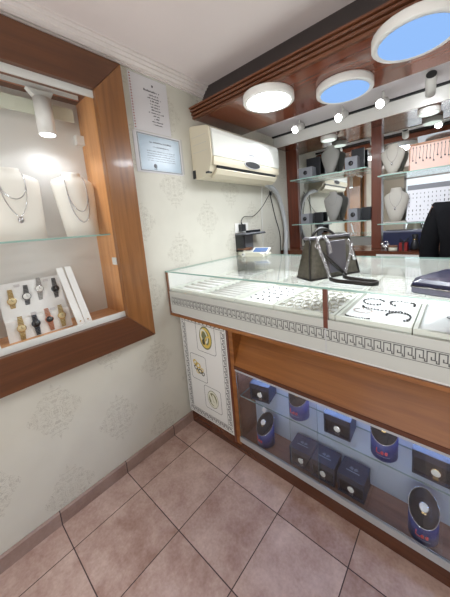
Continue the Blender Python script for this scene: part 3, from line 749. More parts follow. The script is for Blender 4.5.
t = thing('power_strip', (.05, .99, 1.319), 'dark power strip lying on the small wall shelf', 'power strip')
MB().box(.03, .075, .91, 1.07, 1.3185, 1.338).build('strip_body', M['box_black'], t, bevel=.004)
MB().box(.04, .065, 1.03, 1.055, 1.3382, 1.3415).build('strip_switch', M['alu_white'], t)

# ------------------------------------------------------------------ showcase (upper) and cabinet (lower)
CX1 = 2.35
SY0, SY1, ZT = .09, .92, 1.134
t = thing('jewellery_showcase', (1.15, .5, .85), 'glass-topped jewellery counter with key-patterned white front band', 'showcase')
MB().box(.0145, CX1, SY0+.005, SY1, .852, .975).build('showcase_base', M['white'], t)
ff = MB().box(.0145, CX1, SY0, SY0+.0048, .862, 1.0).build('front_fascia', M['fascia'], t)
MB().box(.012, CX1, SY0-.004, SY0+.03, .836, .8515).build('bottom_rail', M['wood_x'], t)
MB().box(.0145, CX1, SY0+.0052, SY1-.012, .9755, .985).build('showcase_floor', M['showfloor'], t)
MB().box(.002, .0142, SY0-.004, SY1, .836, ZT-.009).build('end_panel', M['wood_brown'], t)
MB().box(.0143, .0148, SY0+.006, SY1-.012, .9855, ZT-.0085).build('end_lining', M['white'], t)
b = MB().box(.0152, CX1, SY0+.0015, SY0+.0055, 1.0, ZT-.0085); b.build('front_glass', M['glass'], t)
b = MB().box(.002, CX1, SY0-.006, SY1+.004, ZT-.008, ZT); b.m = [0, 0, 1, 1, 1, 1]; b.build('glass_top', [M['glass_top'], M['glass_edge']], t)
MB().box(.0145, CX1, SY1-.01, SY1, .985, ZT-.0085).build('rear_panel', M['white'], t)
MB().box(1.058, 1.076, SY0-.0015, SY0+.012, .965, ZT-.0085).build('glass_mullion', M['wood_dark_z'], t)
MB().box(1.064, 1.069, SY0-.0012, SY0-.0002, .862, .965).build('fascia_joint', M['alu'], ff)
# greek key (running fret) as thin print
def fret(b, P, u0, u1, v0, v1, p, th):
    """P(u,v)->3D. a row of key units between u0 and u1; th: stroke."""
    def bar(a0, a1, c0, c1):
        b.add([P(a0, c0), P(a1, c0), P(a1, c1), P(a0, c1)], [(0, 1, 2, 3)])
    bar(u0, u1, v1-th*.6, v1); bar(u0, u1, v0, v0+th*.6)
    h = v1-v0; g_ = th*1.5; a = v0+g_; c = v1-g_
    n = int((u1-u0)/p)
    for k in range(n):
        s0 = u0+(u1-u0-n*p)/2+k*p
        e = s0+p
        bar(s0, s0+th, a, c)                       # left upright
        bar(s0, s0+p*.8, c-th, c)                  # top
        bar(s0+p*.8-th, s0+p*.8, a+h*.18, c)       # right drop
        bar(s0+p*.36, s0+p*.8, a+h*.18, a+h*.18+th)
        bar(s0+p*.36, s0+p*.36+th, a+h*.18, a+h*.42)
        bar(s0, e+th*.0, a, a+th) if False else bar(s0+p*.8, e+th, a, a+th)
        bar(s0+p*.8+0, s0+p*.8+th, a, a+h*.22)
b = MB(); fret(b, lambda u, v: (u, SY0-.0006, v), .03, CX1-.02, .914, .964, .031, .0036)
b.build('greek_key_band', M['greek'], ff)

c = thing('display_cabinet', (1.15, .3, 0), 'brown wooden counter cabinet with lit glass-fronted watch display', 'cabinet')
PZ0, PZ1, PX1 = .105, .833, .44
pp_ = MB().box(.0135, PX1, .1515, .166, PZ0, PZ1).build('printed_panel', M['panel'], c)
MB().box(.0135, PX1+.034, .1665, .185, PZ0-.0, PZ1).build('panel_backing', M['wood_dark_z'], c)
MB().box(PX1+.001, PX1+.018, .148, .166, .07, PZ1).build('post', M['wood_dark_z'], c)
MB().box(PX1+.0182, PX1+.048, .1515, .166, .07, PZ1).build('post', M['wood_x'], c)
XI = PX1+.0485
MB().prism([(.150, .5745), (.150, .5915), (.285, PZ1), (.30, PZ1), (.30, .5745)], 'x', XI, CX1).build('sloping_fascia', M['wood_x'], c)
MB().prism([(.1665, .60), (.1665, PZ1), (.30, PZ1)], 'x', XI-.0115, XI-.0003).build('recess_side', M['wood_x'], c)
MB().box(XI-.002, CX1, .146, .1498, .572, .592).build('ledge_edge', M['wood_dark'], c)  # plank front in darker wood, its shade put into the colour
MB().box(XI, CX1, .150, .172, .558, .5715).build('upper_rail', M['alu'], c)
b = MB().box(XI-.004, CX1, .150, .172, .092, .112); b.box(XI-.004, CX1, .150, .153, .112, .126); b.box(XI-.004, CX1, .161, .1635, .112, .122)
b.build('lower_rail', M['alu'], c)
MB().box(.013, CX1, .166, .185, .0, .0915).build('toe_kick', M['wood_dark'], c)
MB().box(XI-.02, CX1, .1725, .33, .08, .1).build('bottom_board', M['wood_brown'], c)
MB().box(XI, CX1, .319, .33, .1005, .5742).build('inner_back', M['vit_back'], c)
MB().box(XI-.018, XI, .1725, .33, .1005, .5742).build('inner_side', M['wood_brown'], c)
MB().box(XI, CX1, .1755, .33, .5695, .574).build('inner_top', M['white'], c)
MB().box(XI+.02, CX1-.05, .285, .305, .562, .5693).build('led_strip', M['vitrine_led'], c)
MB().box(.013, CX1, .435, .90, .0, .83).build('cabinet_carcass', M['wood_dark'], c)
for (x0, x1, y) in ((XI+.001, .985, .1555), (.83, 1.46, .1655), (1.40, CX1-.02, .1555)):
    b = MB().box(x0, x1, y, y+.004, .113, .5578); b.m = [0, 0, 0, 1, 0, 1]
    b.build('sliding_glass_door', [M['glass'], M['glass_edge_dark']], c)
b = MB()
P = lambda u, v: (u, .151, v)
def frame_fret(b):
    w = .036
    fret(b, lambda u, v: (u, .1509, v), .025, PX1-.012, PZ1-.012-w, PZ1-.012, .036, .0048)
    fret(b, lambda u, v: (u, .1509, v), .025, PX1-.012, PZ0+.012, PZ0+.012+w, .036, .0048)
    fret(b, lambda u, v: (.025+v, .1509, u), PZ0+.055, PZ1-.055, 0, w, .036, .0048)
    fret(b, lambda u, v: (PX1-.012-w+v, .1509, u), PZ0+.055, PZ1-.055, 0, w, .036, .0048)
frame_fret(b); b.build('greek_key_border', M['greek'], pp_)
def rrect(cx, cz, w, h, r, n=6):
    out = []
    for (sx, sz, a0) in ((1, 1, 0), (-1, 1, PI/2), (-1, -1, PI), (1, -1, 1.5*PI)):
        for k in range(n+1):
            a = a0+PI/2*k/n; out.append((cx+sx*(w/2-r)+r*math.cos(a), cz+sz*(h/2-r)+r*math.sin(a)))
    return out
def picture(cx, cz, w, h, kind):
    o = rrect(cx, cz, w, h, .018); i = rrect(cx, cz, w-.006, h-.006, .016); n = len(o)
    b = MB().add([(p[0], .1508, p[1]) for p in o]+[(p[0], .1508, p[1]) for p in i], [(k, (k+1) % n, n+(k+1) % n, n+k) for k in range(n)], 1)
    def ell(x, z, rx, rz, mi, y=.1506, a0=0, rot=0, inner=0.0, n=22):
        pts = [(x+math.cos(2*PI*k/n)*rx*math.cos(rot)-math.sin(2*PI*k/n)*rz*math.sin(rot), y, z+math.cos(2*PI*k/n)*rx*math.sin(rot)+math.sin(2*PI*k/n)*rz*math.cos(rot)) for k in range(n)]
        if not inner: b.add(pts, [tuple(range(n))], mi)
        else:
            pin = [(x+(p[0]-x)*inner, y, z+(p[2]-z)*inner) for p in pts]
            b.add(pts+pin, [(k, (k+1) % n, n+(k+1) % n, n+k) for k in range(n)], mi)
    if kind == 0:
        ell(cx, cz, .058, .078, 2); ell(cx, cz, .05, .068, 4, .1504, inner=.72); ell(cx-.012, cz+.01, .034, .05, 0, .1503, rot=.3, inner=.7); ell(cx+.02, cz-.02, .028, .04, 4, .1502, rot=-.4, inner=.7); ell(cx-.02, cz-.03, .014, .02, 3, .1502)
    elif kind == 1:
        for (dx, dz, r, mi) in ((-.03, .03, .024, 4), (-.005, .015, .026, 4), (-.028, -.005, .02, 3), (.012, -.022, .022, 3), (.03, -.01, .018, 4), (.04, -.035, .016, 3), (-.01, -.03, .018, 4)):
            ell(cx+dx, cz+dz, r, r*.8, mi, .1506-.0001*(dx > 0)-.00005*(dz > 0), rot=dx*20, inner=.55)
    else:
        ell(cx, cz, .05, .062, 2); ell(cx, cz, .047, .058, 0, .1504, inner=.78); ell(cx-.012, cz, .012, .036, 0, .1503, rot=.4); ell(cx+.014, cz+.004, .012, .036, 0, .1502, rot=.4); ell(cx+.01, cz-.03, .03, .012, 0, .1501, rot=-.3)
    b.build('printed_picture', [M['silver_print'], M['greek'], M['green_print'], M['dark_print'], M['gold_print']], pp_)
picture(.255, .705, .175, .205, 0); picture(.158, .473, .155, .185, 1); picture(.27, .283, .155, .165, 2)

b = MB().box(XI+.001, CX1-.03, .178, .3185, .380, .388); b.m = [0, 0, 1, 1, 1, 1]
tag(b.build('glass_shelf', [M['glass'], M['glass_edge_dark']], loc=(1.3, .25, .380)), 'long glass shelf inside the lit watch cabinet below the counter', 'shelf')

# watch gift boxes and cans in the cabinet
def wings(b, c, s, P):
    for sg in (1, -1):
        for k in range(3):
            z = .004*k*s
            b.add([P(c[0]+sg*.002*s, c[1]+z), P(c[0]+sg*(.018-.003*k)*s, c[1]+z+.006*s), P(c[0]+sg*(.018-.003*k)*s, c[1]+z+.0035*s), P(c[0]+sg*.002*s, c[1]+z-.0025*s)], [(0, 1, 2, 3)])
    x = c[0]-.026*s
    for k in range(11):
        b.add([P(x, c[1]-.012*s), P(x+.0035*s, c[1]-.012*s), P(x+.0035*s, c[1]-.007*s), P(x, c[1]-.007*s)], [(0, 1, 2, 3)]); x += .0048*s
def watch_box(loc, label, w=.120, d=.105, h=.10, rz=0.0, metal='silver', dial='dial_white'):
    t = thing('watch_box', loc, label, 'watch box', 'watch gift boxes in the cabinet', rz)
    m_ = M['box_navy']
    hw = w/2; th = .006
    b = MB().box(-hw, hw, .03, d, 0, h-.03); b.box(-hw, -hw+th, 0, .03, 0, h-.03); b.box(hw-th, hw, 0, .03, 0, h-.03); b.box(-hw+th, hw-th, 0, .03, 0, th)
    b.build('box_body', m_, t, world=False)
    ld = MB().box(-hw-.001, hw+.001, -.001, d+.001, h-.0298, h).build('box_lid', m_, t, world=False, bevel=.0015)
    MB().box(-hw+th, hw-th, .012, .0298, th, h-.031).build('box_lining', M['box_inner'], t, world=False)
    cz = (h-.03)*.52
    wc = MB().lathe([(.016, 0), (.017, .003), (.017, .008), (.015, .0095)], (0, .012, cz), (0, -1, 0), 22).build('watch_case', M[metal], t, world=False)
    MB().lathe([(.0145, .0096), (.0138, .0102)], (0, .012, cz), (0, -1, 0), 22).build('dial', M[dial], wc, world=False)
    MB().box(-.0085, .0085, .0035, .0115, th, cz-.0165).build('watch_strap', M[metal] if metal != 'silver' else M['dark_silver'], t, world=False)
    b = MB(); wings(b, (0, .05), 1.15, lambda u, v: (u, v, h+.0006)); b.build('emblem', M['emblem'], ld, world=False)
    return t
w0 = watch_box((.620, .197, .3885), 'dark watch box at the wall end of the glass shelf', rz=.18)
def wb(loc, lab, rz=0.0): return copy_tree(w0, loc, lab, rz)
wb((1.06, .200, .3885), 'navy watch box in the middle of the glass shelf', .04)
w2 = watch_box((1.43, .198, .3885), 'large open watch box on the shelf showing a gold-strapped watch', .15, .105, .105, .0, 'gold', 'dial_white')
wb((.862, .2, .1005), 'dark watch box on the cabinet floor nearest the can', .06)
wb((.984, .198, .1005), 'middle one of three dark watch boxes on the cabinet floor', .03)
wb((1.118, .2, .1005), 'last of three dark watch boxes, furthest from the wall', .0)
def watch_can(loc, label, r=.052, text=True, h0=.076, h1=.158):
    t = thing('watch_can', loc, label, 'watch can', 'blue watch cans in the cabinet')
    n = 32; vs = []
    zt = lambda y: h0+(h1-h0)*(y+r)/(2*r)
    bot = [Vector((r*math.cos(2*PI*k/n), r*math.sin(2*PI*k/n), 0)) for k in range(n)]
    top = [Vector((v.x, v.y, zt(v.y))) for v in bot]
    cb = MB().loft([bot, top]).build('can_body', M['can_blue'], t, world=False)
    c_ = Vector((0, 0, zt(0))); nr = Vector((0, -(h1-h0), 2*r)).normalized()
    e = [Vector((v.x*.9, v.y*.9, zt(v.y*.9)))+nr*.002 for v in bot]; e2 = [Vector((v.x*.99, v.y*.99, zt(v.y*.99)))+nr*.0003 for v in bot]
    e3 = [Vector((v.x*.5, v.y*.5, zt(v.y*.5)))+nr*.016 for v in bot]
    MB().loft([e2, e, e3]).build('cushion', M['box_inner'], t, world=False)
    MB().tube([v+nr*.001 for v in top], .0014, 6, closed=True).build('can_rim', M['silver'], cb, world=False)
    p = c_+nr*.0165
    wc = MB().lathe([(.0165, 0), (.0175, .003), (.0175, .008), (.015, .0095)], p, nr, 22).build('watch_case', M['silver'], t, world=False)
    MB().lathe([(.0148, .0096), (.014, .0102)], p, nr, 22).build('dial', M['dial_white'], wc, world=False)
    dn = Vector((0, -2*r, -(h1-h0))).normalized(); sx = Vector((1, 0, 0))
    q0 = p+dn*.016+nr*.003; q1 = p+dn*.038-nr*.010
    MB().add([q0-sx*.008, q0+sx*.008, q1+sx*.007, q1-sx*.007, q0-sx*.008-nr*.004, q0+sx*.008-nr*.004, q1+sx*.007-nr*.004, q1-sx*.007-nr*.004], [(0, 1, 2, 3), (4, 7, 6, 5), (0, 4, 5, 1), (1, 5, 6, 2), (2, 6, 7, 3), (3, 7, 4, 0)]).build('watch_strap', M['gold'], t, world=False)
    if text:
        b = MB(); R = r+.0008
        def cp(s, z): a = -PI/2+s/r; return Vector((R*math.cos(a), R*math.sin(a), z))
        def stroke(pp, rr=.0019): b.tube([cp(a*1.35, zb+(z-zb)*1.35) for a, z in pp], rr, 5)
        zb = h0*.42
        def loopc(s0, w, h): return [(s0+w*.5+w*.5*math.cos(2*PI*k/10), zb+h*.5+h*.5*math.sin(2*PI*k/10)) for k in range(11)]
        ee = lambda s0: [(s0, zb+.004), (s0+.007, zb+.005), (s0+.006, zb+.009), (s0+.002, zb+.009), (s0, zb+.004), (s0+.002, zb), (s0+.007, zb+.001)]
        stroke([(-.018, zb+.015), (-.019, zb), (-.008, zb)]); stroke(ee(-.006)); stroke(ee(.005))
        b.build('red_lettering', M['red_print'], cb, world=False)
        b = MB(); stroke([(-.018+.004*k, zb-.008) for k in range(10)], .0008); b.build('small_print', M['emblem'], cb, world=False)
    return t
c0 = watch_can((.850, .235, .3885), 'blue watch can on the glass shelf beside the wall-end box')
copy_tree(c0, (1.250, .235, .3885), 'blue watch can with red lettering on the glass shelf, beside the large open box', .12)
copy_tree(c0, (.618, .235, .1005), 'blue watch can on the cabinet floor at the wall end', -.15)
copy_tree(c0, (1.395, .232, .1005), 'blue watch can on the cabinet floor below the large open box', .1)
t = MB().box(.655, .676, .1735, .1748, .352, .385, mtx=None).build('price_tag', M['paper'], loc=(.665, .174, .37)); t.rotation_euler = (0, .5, 0)
tag(t, 'white price tag hanging at the shelf edge below the wall-end box', 'price tag')

# ------------------------------------------------------------------ jewellery trays in the showcase
ZF = .9855
def tray(x0, x1, y0, y1, label, nridge=0, axis='x', grp='trays under the counter glass'):
    t = thing('jewellery_tray', ((x0+x1)/2, (y0+y1)/2, ZF), label, 'tray', grp)
    b = MB(); w = .012; zt = ZF+.034
    b.box(x0, x1, y0, y0+w, ZF, zt); b.box(x0, x1, y1-w, y1, ZF, zt); b.box(x0, x0+w, y0+w, y1-w, ZF, zt); b.box(x1-w, x1, y0+w, y1-w, ZF, zt)
    b.build('tray_frame', M['tray_frame'], t)
    MB().box(x0+w, x1-w, y0+w, y1-w, ZF, ZF+.016).build('tray_pad', M['tray_pad'], t)
    if nridge:
        b = MB()
        for k in range(nridge):
            y = y0+w+.006+(y1-y0-2*w-.012)*(k+.5)/nridge
            b.cyl((x0+w+.002, y, ZF+.018), (x1-w-.002, y, ZF+.018), .009, seg=10)
        b.build('ring_rolls', M['tray_ridge'], t)
    return t
XB_ = [(.02, .300), (.304, .572), (.576, .812), (.816, 1.098), (1.102, 1.354), (1.358, 1.62), (1.624, 1.89), (1.894, 2.2)]
YF, YB = (.103, .495), (.50, .89)
names = ['front tray against the wall with plain white rolls', 'front tray of slim ring rolls next to the wall tray', 'front tray of small stud earrings on white', 'front tray packed with silver rings beside the brown divider',
         'front tray of dark beaded bracelets', 'front tray with one ring and fine chains under the clutch', 'front tray of white rolls past the clutch', 'last front tray at the counter end']
for i, (a, b_) in enumerate(XB_): tray(a, b_, *YF, names[i], (6, 9, 0, 0, 0, 0, 6, 6)[i])
names = ['rear tray under the cream scale', 'rear tray of ring rows beside the scale', 'rear tray of ring rows left of the handbag', 'rear tray of ring rows behind the handbag', 'rear tray of ring rows just past the handbag', 'rear tray of ring rows behind the clutch', 'rear tray past the clutch', 'last rear tray at the counter end']
for i, (a, b_) in enumerate(XB_): tray(a, b_, *YB, names[i], (5, 8, 8, 8, 8, 8, 8, 6)[i])
ring0 = None
def ring(p, n, grp, lab, s=1.0, m_='silver'):
    global ring0
    if ring0 is None:
        ring0 = MB().torus((0, 0, 0), .0095, .0016, (0, 0, 1), 14, 6).build('finger_ring', M['pearl'], world=False)
        MB().ball((.0, .0105, 0), .0035, 8, 6).build('stone', M['dial_white'], ring0, world=False)
        o = ring0
        st = [k for k in bpy.data.objects if k.parent == o]
    else:
        o = ring0.copy(); col.objects.link(o)
        k = RINGSTONE.copy(); col.objects.link(k); k.parent = o
    o.location = p; o.scale = (s, s, s)
    o.rotation_euler = n
    tag(o, lab, 'ring', grp); return o
# big rings in the dense tray
for r in range(7):
    for k in range(6):
        x = .842+k*.042+(r % 2)*.014; y = .137+r*.049
        o = ring((x, y, ZF+.026), (.45+random.uniform(-.15, .15), 0, random.uniform(-.3, .3)), 'silver rings in the dense tray', 'silver ring in the dense ring tray beside the brown divider', 1.7)
        if r == 0 and k == 0:
            RINGSTONE = [q for q in bpy.data.objects if q.parent == ring0][0]
for (i, nr_, nk) in ((1, 6, 7), (2, 6, 7), (4, 7, 7), (5, 7, 8)):
    a, b_ = XB_[i]
    lab = {1: 'small ring in a row beside the scale', 2: 'small ring in a row between scale and handbag', 4: 'small ring in a row just past the handbag', 5: 'small ring in a row behind the clutch'}[i]
    for r in range(nr_):
        for k in range(nk):
            y = YB[0]+.03+(.39-.06)*(r+.5)/nr_
            ring((a+.03+(b_-a-.06)*k/(nk-1), y, ZF+.028), (PI/2-.2, 0, 0), 'rings '+names[i], lab, .8)
# studs
s0 = None
for r in range(6):
    for k in range(5):
        p = (.61+k*.042+random.uniform(-.006, .006), .14+r*.058+random.uniform(-.006, .006), ZF+.019)
        if s0 is None:
            s0 = MB().ball((-.004, 0, 0), .0038, 8, 6).ball((.004, .002, 0), .0038, 8, 6).build('stud_earring', M['dark_silver'], world=False); o = s0; o.location = p
            tag(o, 'pair of small studs in the front stud tray', 'earring', 'studs in the front stud tray')
        else: o = s0.copy(); col.objects.link(o); o.location = p
        o.rotation_euler = (0, 0, random.uniform(0, 3))
# bracelets
def bracelet(cx, cy, rx, ry, a0, a1, n, rb, m_, label, loc_z=ZF+.0205):
    b = MB()
    pts = []
    for k in range(n):
        a = a0+(a1-a0)*k/(n-1); p = (cx+rx*math.cos(a), cy+ry*math.sin(a), loc_z)
        pts.append(p); b.ball(p, rb*.8*random.uniform(.85, 1.1), 8, 6)
    o = b.build('bead_bracelet', M[m_], loc=(cx, cy, loc_z))
    tag(o, label, 'bracelet', 'bracelets in the front tray')
    MB().tube([(cx+rx*math.cos(a0+(a1-a0)*k/20), cy+ry*math.sin(a0+(a1-a0)*k/20), loc_z-.001) for k in range(21)], .0015, 5).build('elastic_cord', M['silver'], o)
bracelet(1.175, .385, .042, .045, .5, 5.6, 17, .0052, 'bead', 'round black beaded bracelet at the rear left of the bracelet tray'.replace(' left', ', handbag side'))
bracelet(1.285, .40, .046, .04, -.3, 4.2, 16, .0055, 'bead', 'open black beaded bracelet at the rear of the tray, clutch side')
bracelet(1.225, .30, .075, .02, 2.9, 5.9, 17, .0045, 'bead', 'nearly straight dark bracelet across the middle of the tray')
bracelet(1.295, .235, .04, .05, -.9, 3.2, 15, .0055, 'bead', 'curved black bracelet at the front of the tray, clutch side')
bracelet(1.165, .245, .035, .026, 0, 5.8, 18, .0022, 'rose', 'thin pinkish bracelet in the bracelet tray')
bracelet(1.165, .165, .045, .012, 3.2, 6.2, 13, .0045, 'bead', 'short dark bracelet at the front of the tray, handbag side')
bracelet(1.27, .15, .05, .012, 3.3, 6.1, 12, .0028, 'dark_silver', 'thin silver bracelet lying along the front of the tray')
# sparse tray
b = MB().torus((1.45, .30, ZF+.021), .009, .0017).ball((1.459, .30, ZF+.022), .004, 8, 6)
tag(b.build('single_ring', M['dark_silver'], loc=(1.45, .30, ZF+.017)), 'single ring lying alone in the tray under the clutch', 'ring')
for k in range(2):
    tag(MB().tube([(1.50+.05*k+.006*math.sin(j*.7), .15+j*.028, ZF+.0185) for j in range(11)], .0013, 6).build('fine_chain', M['dark_silver'], loc=(1.5+.05*k, .3, ZF+.018)), ('fine chain nearest the single ring under the clutch', 'fine chain further from the single ring under the clutch')[k], 'chain')

# ------------------------------------------------------------------ things on the counter
t = thing('jewellery_scale', (.19, .82, ZT), 'cream digital scale with blue display on the counter beside the wall', 'scale')
MB().prism([(.10, ZT+.0005), (.30, ZT+.0005), (.30, ZT+.018), (.26, ZT+.034), (.10, ZT+.04)], 'y', .74, .885).xf(Matrix.Translation((.19, .82, 0)) @ Matrix.Rotation(.15, 4, 'Z') @ Matrix.Translation((-.19, -.82, 0))).build('scale_body', M['scale_body'], t, bevel=.004)
sl = Matrix.Translation((.245, .815, ZT+.034)) @ Matrix.Rotation(.15, 4, 'Z') @ Matrix.Rotation(.45, 4, 'X')
dh = MB().box(-.075, .075, -.045, .045, .0, .014, mtx=sl).build('display_head', M['white'], t, bevel=.004)
MB().box(-.055, .062, -.028, .032, .0145, .016, mtx=sl).build('lcd_panel', M['lcd'], dh)
b = MB()
for k in range(4): b.box(.02+.012*k, .028+.012*k, -.026, -.018, .0162, .018, mtx=sl)
b.build('buttons', M['ink_grey'], dh)
MB().cyl((.135, .735, ZT+.02), (.135, .725, ZT+.02), .017, seg=20).build('level_knob', M['white_gloss'], t)
MB().cyl((.135, .7249, ZT+.02), (.135, .722, ZT+.02), .006, seg=14).build('knob_screw', M['dark_silver'], t)
MB().lathe([(.04, .04), (.045, .043), (.045, .047), (.03, .048)], (.135, .83, ZT)).build('weighing_pan', M['silver'], t)
t = thing('small_case', (.06, .86, ZT), 'beige box with closed lid behind the scale against the wall', 'box')
MB().box(.016, .095, .80, .905, ZT+.0005, ZT+.045).build('case_body', M['scale_body'], t, bevel=.004)
MB().box(.014, .097, .798, .907, ZT+.0455, ZT+.06).build('case_lid', M['wood_brown'], t, bevel=.004)

# handbag
A = Vector((.985, .144, ZT)); ang = math.atan2(.891, .453)
t = thing('handbag', (.985, .144, ZT), 'dark snakeskin handbag with silver chains standing on the glass counter', 'handbag', rz=ang)
# local: x along long side, y into thickness (towards the wall), z up
L, D, H = .275, .10, .178
def bagring(f):
    z = H*f; ins = .012*f+.02*f*f; d = D*(1-.72*f)
    pinch = .022*math.sin(f*PI*.7)
    x0, x1 = ins, L-ins*.9
    y0, y1 = D/2-d/2, D/2+d/2
    return [Vector(p) for p in ((x0, y0, z), (L*.25, y0-.008*math.sin(f*PI), z), (L*.5, y0-.012*math.sin(f*PI), z), (L*.75, y0-.008*math.sin(f*PI), z), (x1, y0, z), (x1-pinch, D/2, z), (x1, y1, z), (L*.75, y1, z), (L*.5, y1+.01*math.sin(f*PI), z), (L*.25, y1, z), (x0, y1, z), (x0+pinch, D/2, z))]
MB().loft([bagring(f) for f in (0.003, .04, .15, .3, .45, .6, .75, .9, 1.0)], smooth=True).build('bag_body', M['bag'], t, world=False)
MB().box(.02, L-.02, D/2-.020, D/2+.020, H-.004, H+.007).build('zip_trim', M['bag_metal'], t, world=False, bevel=.003)
b = MB().tube([v+Vector((0, -.001, .004)) for v in bagring(.01)], .0045, 6, closed=True); b.build('base_piping', M['bag_dark'], t, world=False)
for x in (.03, L-.03):
    pts = [bagring(f)[0 if x < .1 else 4]+Vector((.002 if x > .1 else -.002, -.001, 0)) for f in (.02, .2, .4, .6, .8, 1)]
    MB().tube(pts, .004, 6).build('corner_piping', M['bag_dark'], t, world=False)
MB().prism([(.0, .02), (.01, .05), (.006, .10), (-.002, .14), (.004, .10)], 'x', -.006, -.003).build('gusset_fold', M['bag_dark'], t, world=False) if False else None
fp = [Vector((x, y, z)) for (x, y, z) in ((.085, -.016, .03), (.175, -.016, .03), (.185, -.004, .165), (.08, -.004, .165))]
MB().loft([fp, [v+Vector((0, -.008, 0)) for v in fp]], smooth=False).build('front_pocket', M['bag_metal'], t, world=False, bevel=.003)
MB().torus((.04, -.0, .15), .011, .0025, (0, 1, 0)).torus((.215, -.0, .15), .011, .0025, (0, 1, 0)).build('chain_rings', M['silver'], t, world=False)
def chain(pts, nm):
    ps = bez(pts, 8); b = MB()
    for i in range(0, len(ps)-1, 1):
        d = (ps[min(i+1, len(ps)-1)]-ps[i]); 
        if d.length < 1e-5: continue
        d.normalize(); n = d.orthogonal().normalized(); n = n if i % 2 else d.cross(n)
        b.torus(ps[i], .0056, .0016, n, 10, 5)
    b.build(nm, M['silver'], t, world=False)
chain([(.04, -.006, .15), (.045, -.02, .11), (.06, -.03, .06), (.062, -.045, .012)], 'shoulder_chain')
chain([(.04, -.004, .155), (.035, -.012, .18), (.075, .0, .185), (.09, -.016, .15), (.085, -.028, .12)], 'shoulder_chain')
chain([(.215, -.006, .15), (.205, -.02, .11), (.175, -.03, .06), (.15, -.04, .014)], 'shoulder_chain')
def strap(pts, w, th, nm):
    ps = bez(pts, 8); b = MB(); rings = []
    for i, p in enumerate(ps):
        d = (ps[min(i+1, len(ps)-1)]-ps[max(i-1, 0)]).normalized()
        s = Vector((0, 0, 1)) if abs(d.z) < .8 else Vector((0, 1, 0)); s = (s-d*s.dot(d)).normalized(); n = d.cross(s)
        rings.append([p+s*w/2+n*th/2, p-s*w/2+n*th/2, p-s*w/2-n*th/2, p+s*w/2-n*th/2])
    b.loft(rings).build(nm, M['bag_dark'], t, world=False)
strap([(.062, -.045, .012), (.06, -.09, .011), (.085, -.15, .011), (.105, -.205, .012), (.135, -.215, .012), (.15, -.19, .012), (.13, -.12, .012), (.125, -.06, .014), (.148, -.04, .02)], .015, .006, 'shoulder_strap')
strap([(.05, -.014, .12), (.075, -.03, .09), (.115, -.03, .055), (.14, -.036, .03), (.15, -.05, .013)], .014, .005, 'leather_band')
MB().tube(bez([(.07, D/2+.018, H-.02), (.075, D/2+.022, H+.01), (.11, D/2+.03, H+.035), (.15, D/2+.03, H+.036), (.19, D/2+.022, H+.012), (.2, D/2+.018, H-.02)], 6), .007, 8).build('top_handle', M['bag_dark'], t, world=False)
MB().tube([(.225, -.006, .14), (.226, -.012, .10), (.228, -.016, .07)], [.003, .006, .012], 8).build('tassel', M['silver'], t, world=False)

# clutch
t = thing('clutch_bag', (1.48, .18, ZT), 'navy leather clutch with zip lying near the counter edge', 'clutch bag')
low = [(1.349, .118), (1.62, .05), (1.70, .31), (1.42, .36), (1.347, .19)]
def lv(z, ins): 
    cx = sum(p[0] for p in low)/5; cy = sum(p[1] for p in low)/5
    return [Vector((p[0]+(cx-p[0])*ins, p[1]+(cy-p[1])*ins, ZT+z)) for p in low]
MB().loft([lv(.0008, .04), lv(.006, .0), lv(.020, .0)], smooth=False).build('lower_half', M['clutch_side'], t)
MB().loft([lv(.0205, .0), lv(.024, -.01), lv(.027, .0)], smooth=False).build('zip_band', M['box_black'], t)
MB().loft([lv(.0275, .0), lv(.036, .02), lv(.046, .16), lv(.05, .45)], smooth=False).build('upper_half', M['clutch'], t, bevel=.003)
z_ = lv(.0235, -.015)
MB().tube(z_, .0022, 6, closed=True).build('zip_teeth', M['silver'], t)
MB().box(1.60, 1.615, .086, .090, ZT+.016, ZT+.028).build('zip_puller', M['silver'], t)

# ------------------------------------------------------------------ person behind the counter
def skin_mesh(name, pts, edges, material, parent, root=0, sub=2):
    me = bpy.data.meshes.new(name); me.from_pydata([p[0] for p in pts], edges, [])
    me.materials.append(material)
    o = bpy.data.objects.new(name, me); col.objects.link(o); o.parent = parent
    sk = o.modifiers.new('skin', 'SKIN'); sk.use_smooth_shade = True
    for i, p in enumerate(pts):
        r = p[1]; me.skin_vertices[0].data[i].radius = r if isinstance(r, tuple) else (r, r)
        me.skin_vertices[0].data[i].use_root = i == root
    if sub:
        s = o.modifiers.new('sub', 'SUBSURF'); s.levels = sub; s.render_levels = sub
    return o
t = thing('person', (1.51, 1.225, 0), 'person in a black jacket over red, standing behind the counter by the mirror', 'person')
pts = [((0, 0, .92), (.15, .10)), ((0, 0, 1.12), (.13, .09)), ((0, -.01, 1.32), (.15, .095)), ((0, 0, 1.43), (.07, .07)), ((0, -.005, 1.50), (.052, .055)), ((0, -.015, 1.56), (.06, .07)), ((0, -.02, 1.63), (.075, .095)), ((0, -.015, 1.70), (.055, .07))]
edg = [(i, i+1) for i in range(7)]
def limb(lst, root):
    p = root
    for (co, r) in lst:
        pts.append((co, r)); edg.append((p, len(pts)-1)); p = len(pts)-1
    return p
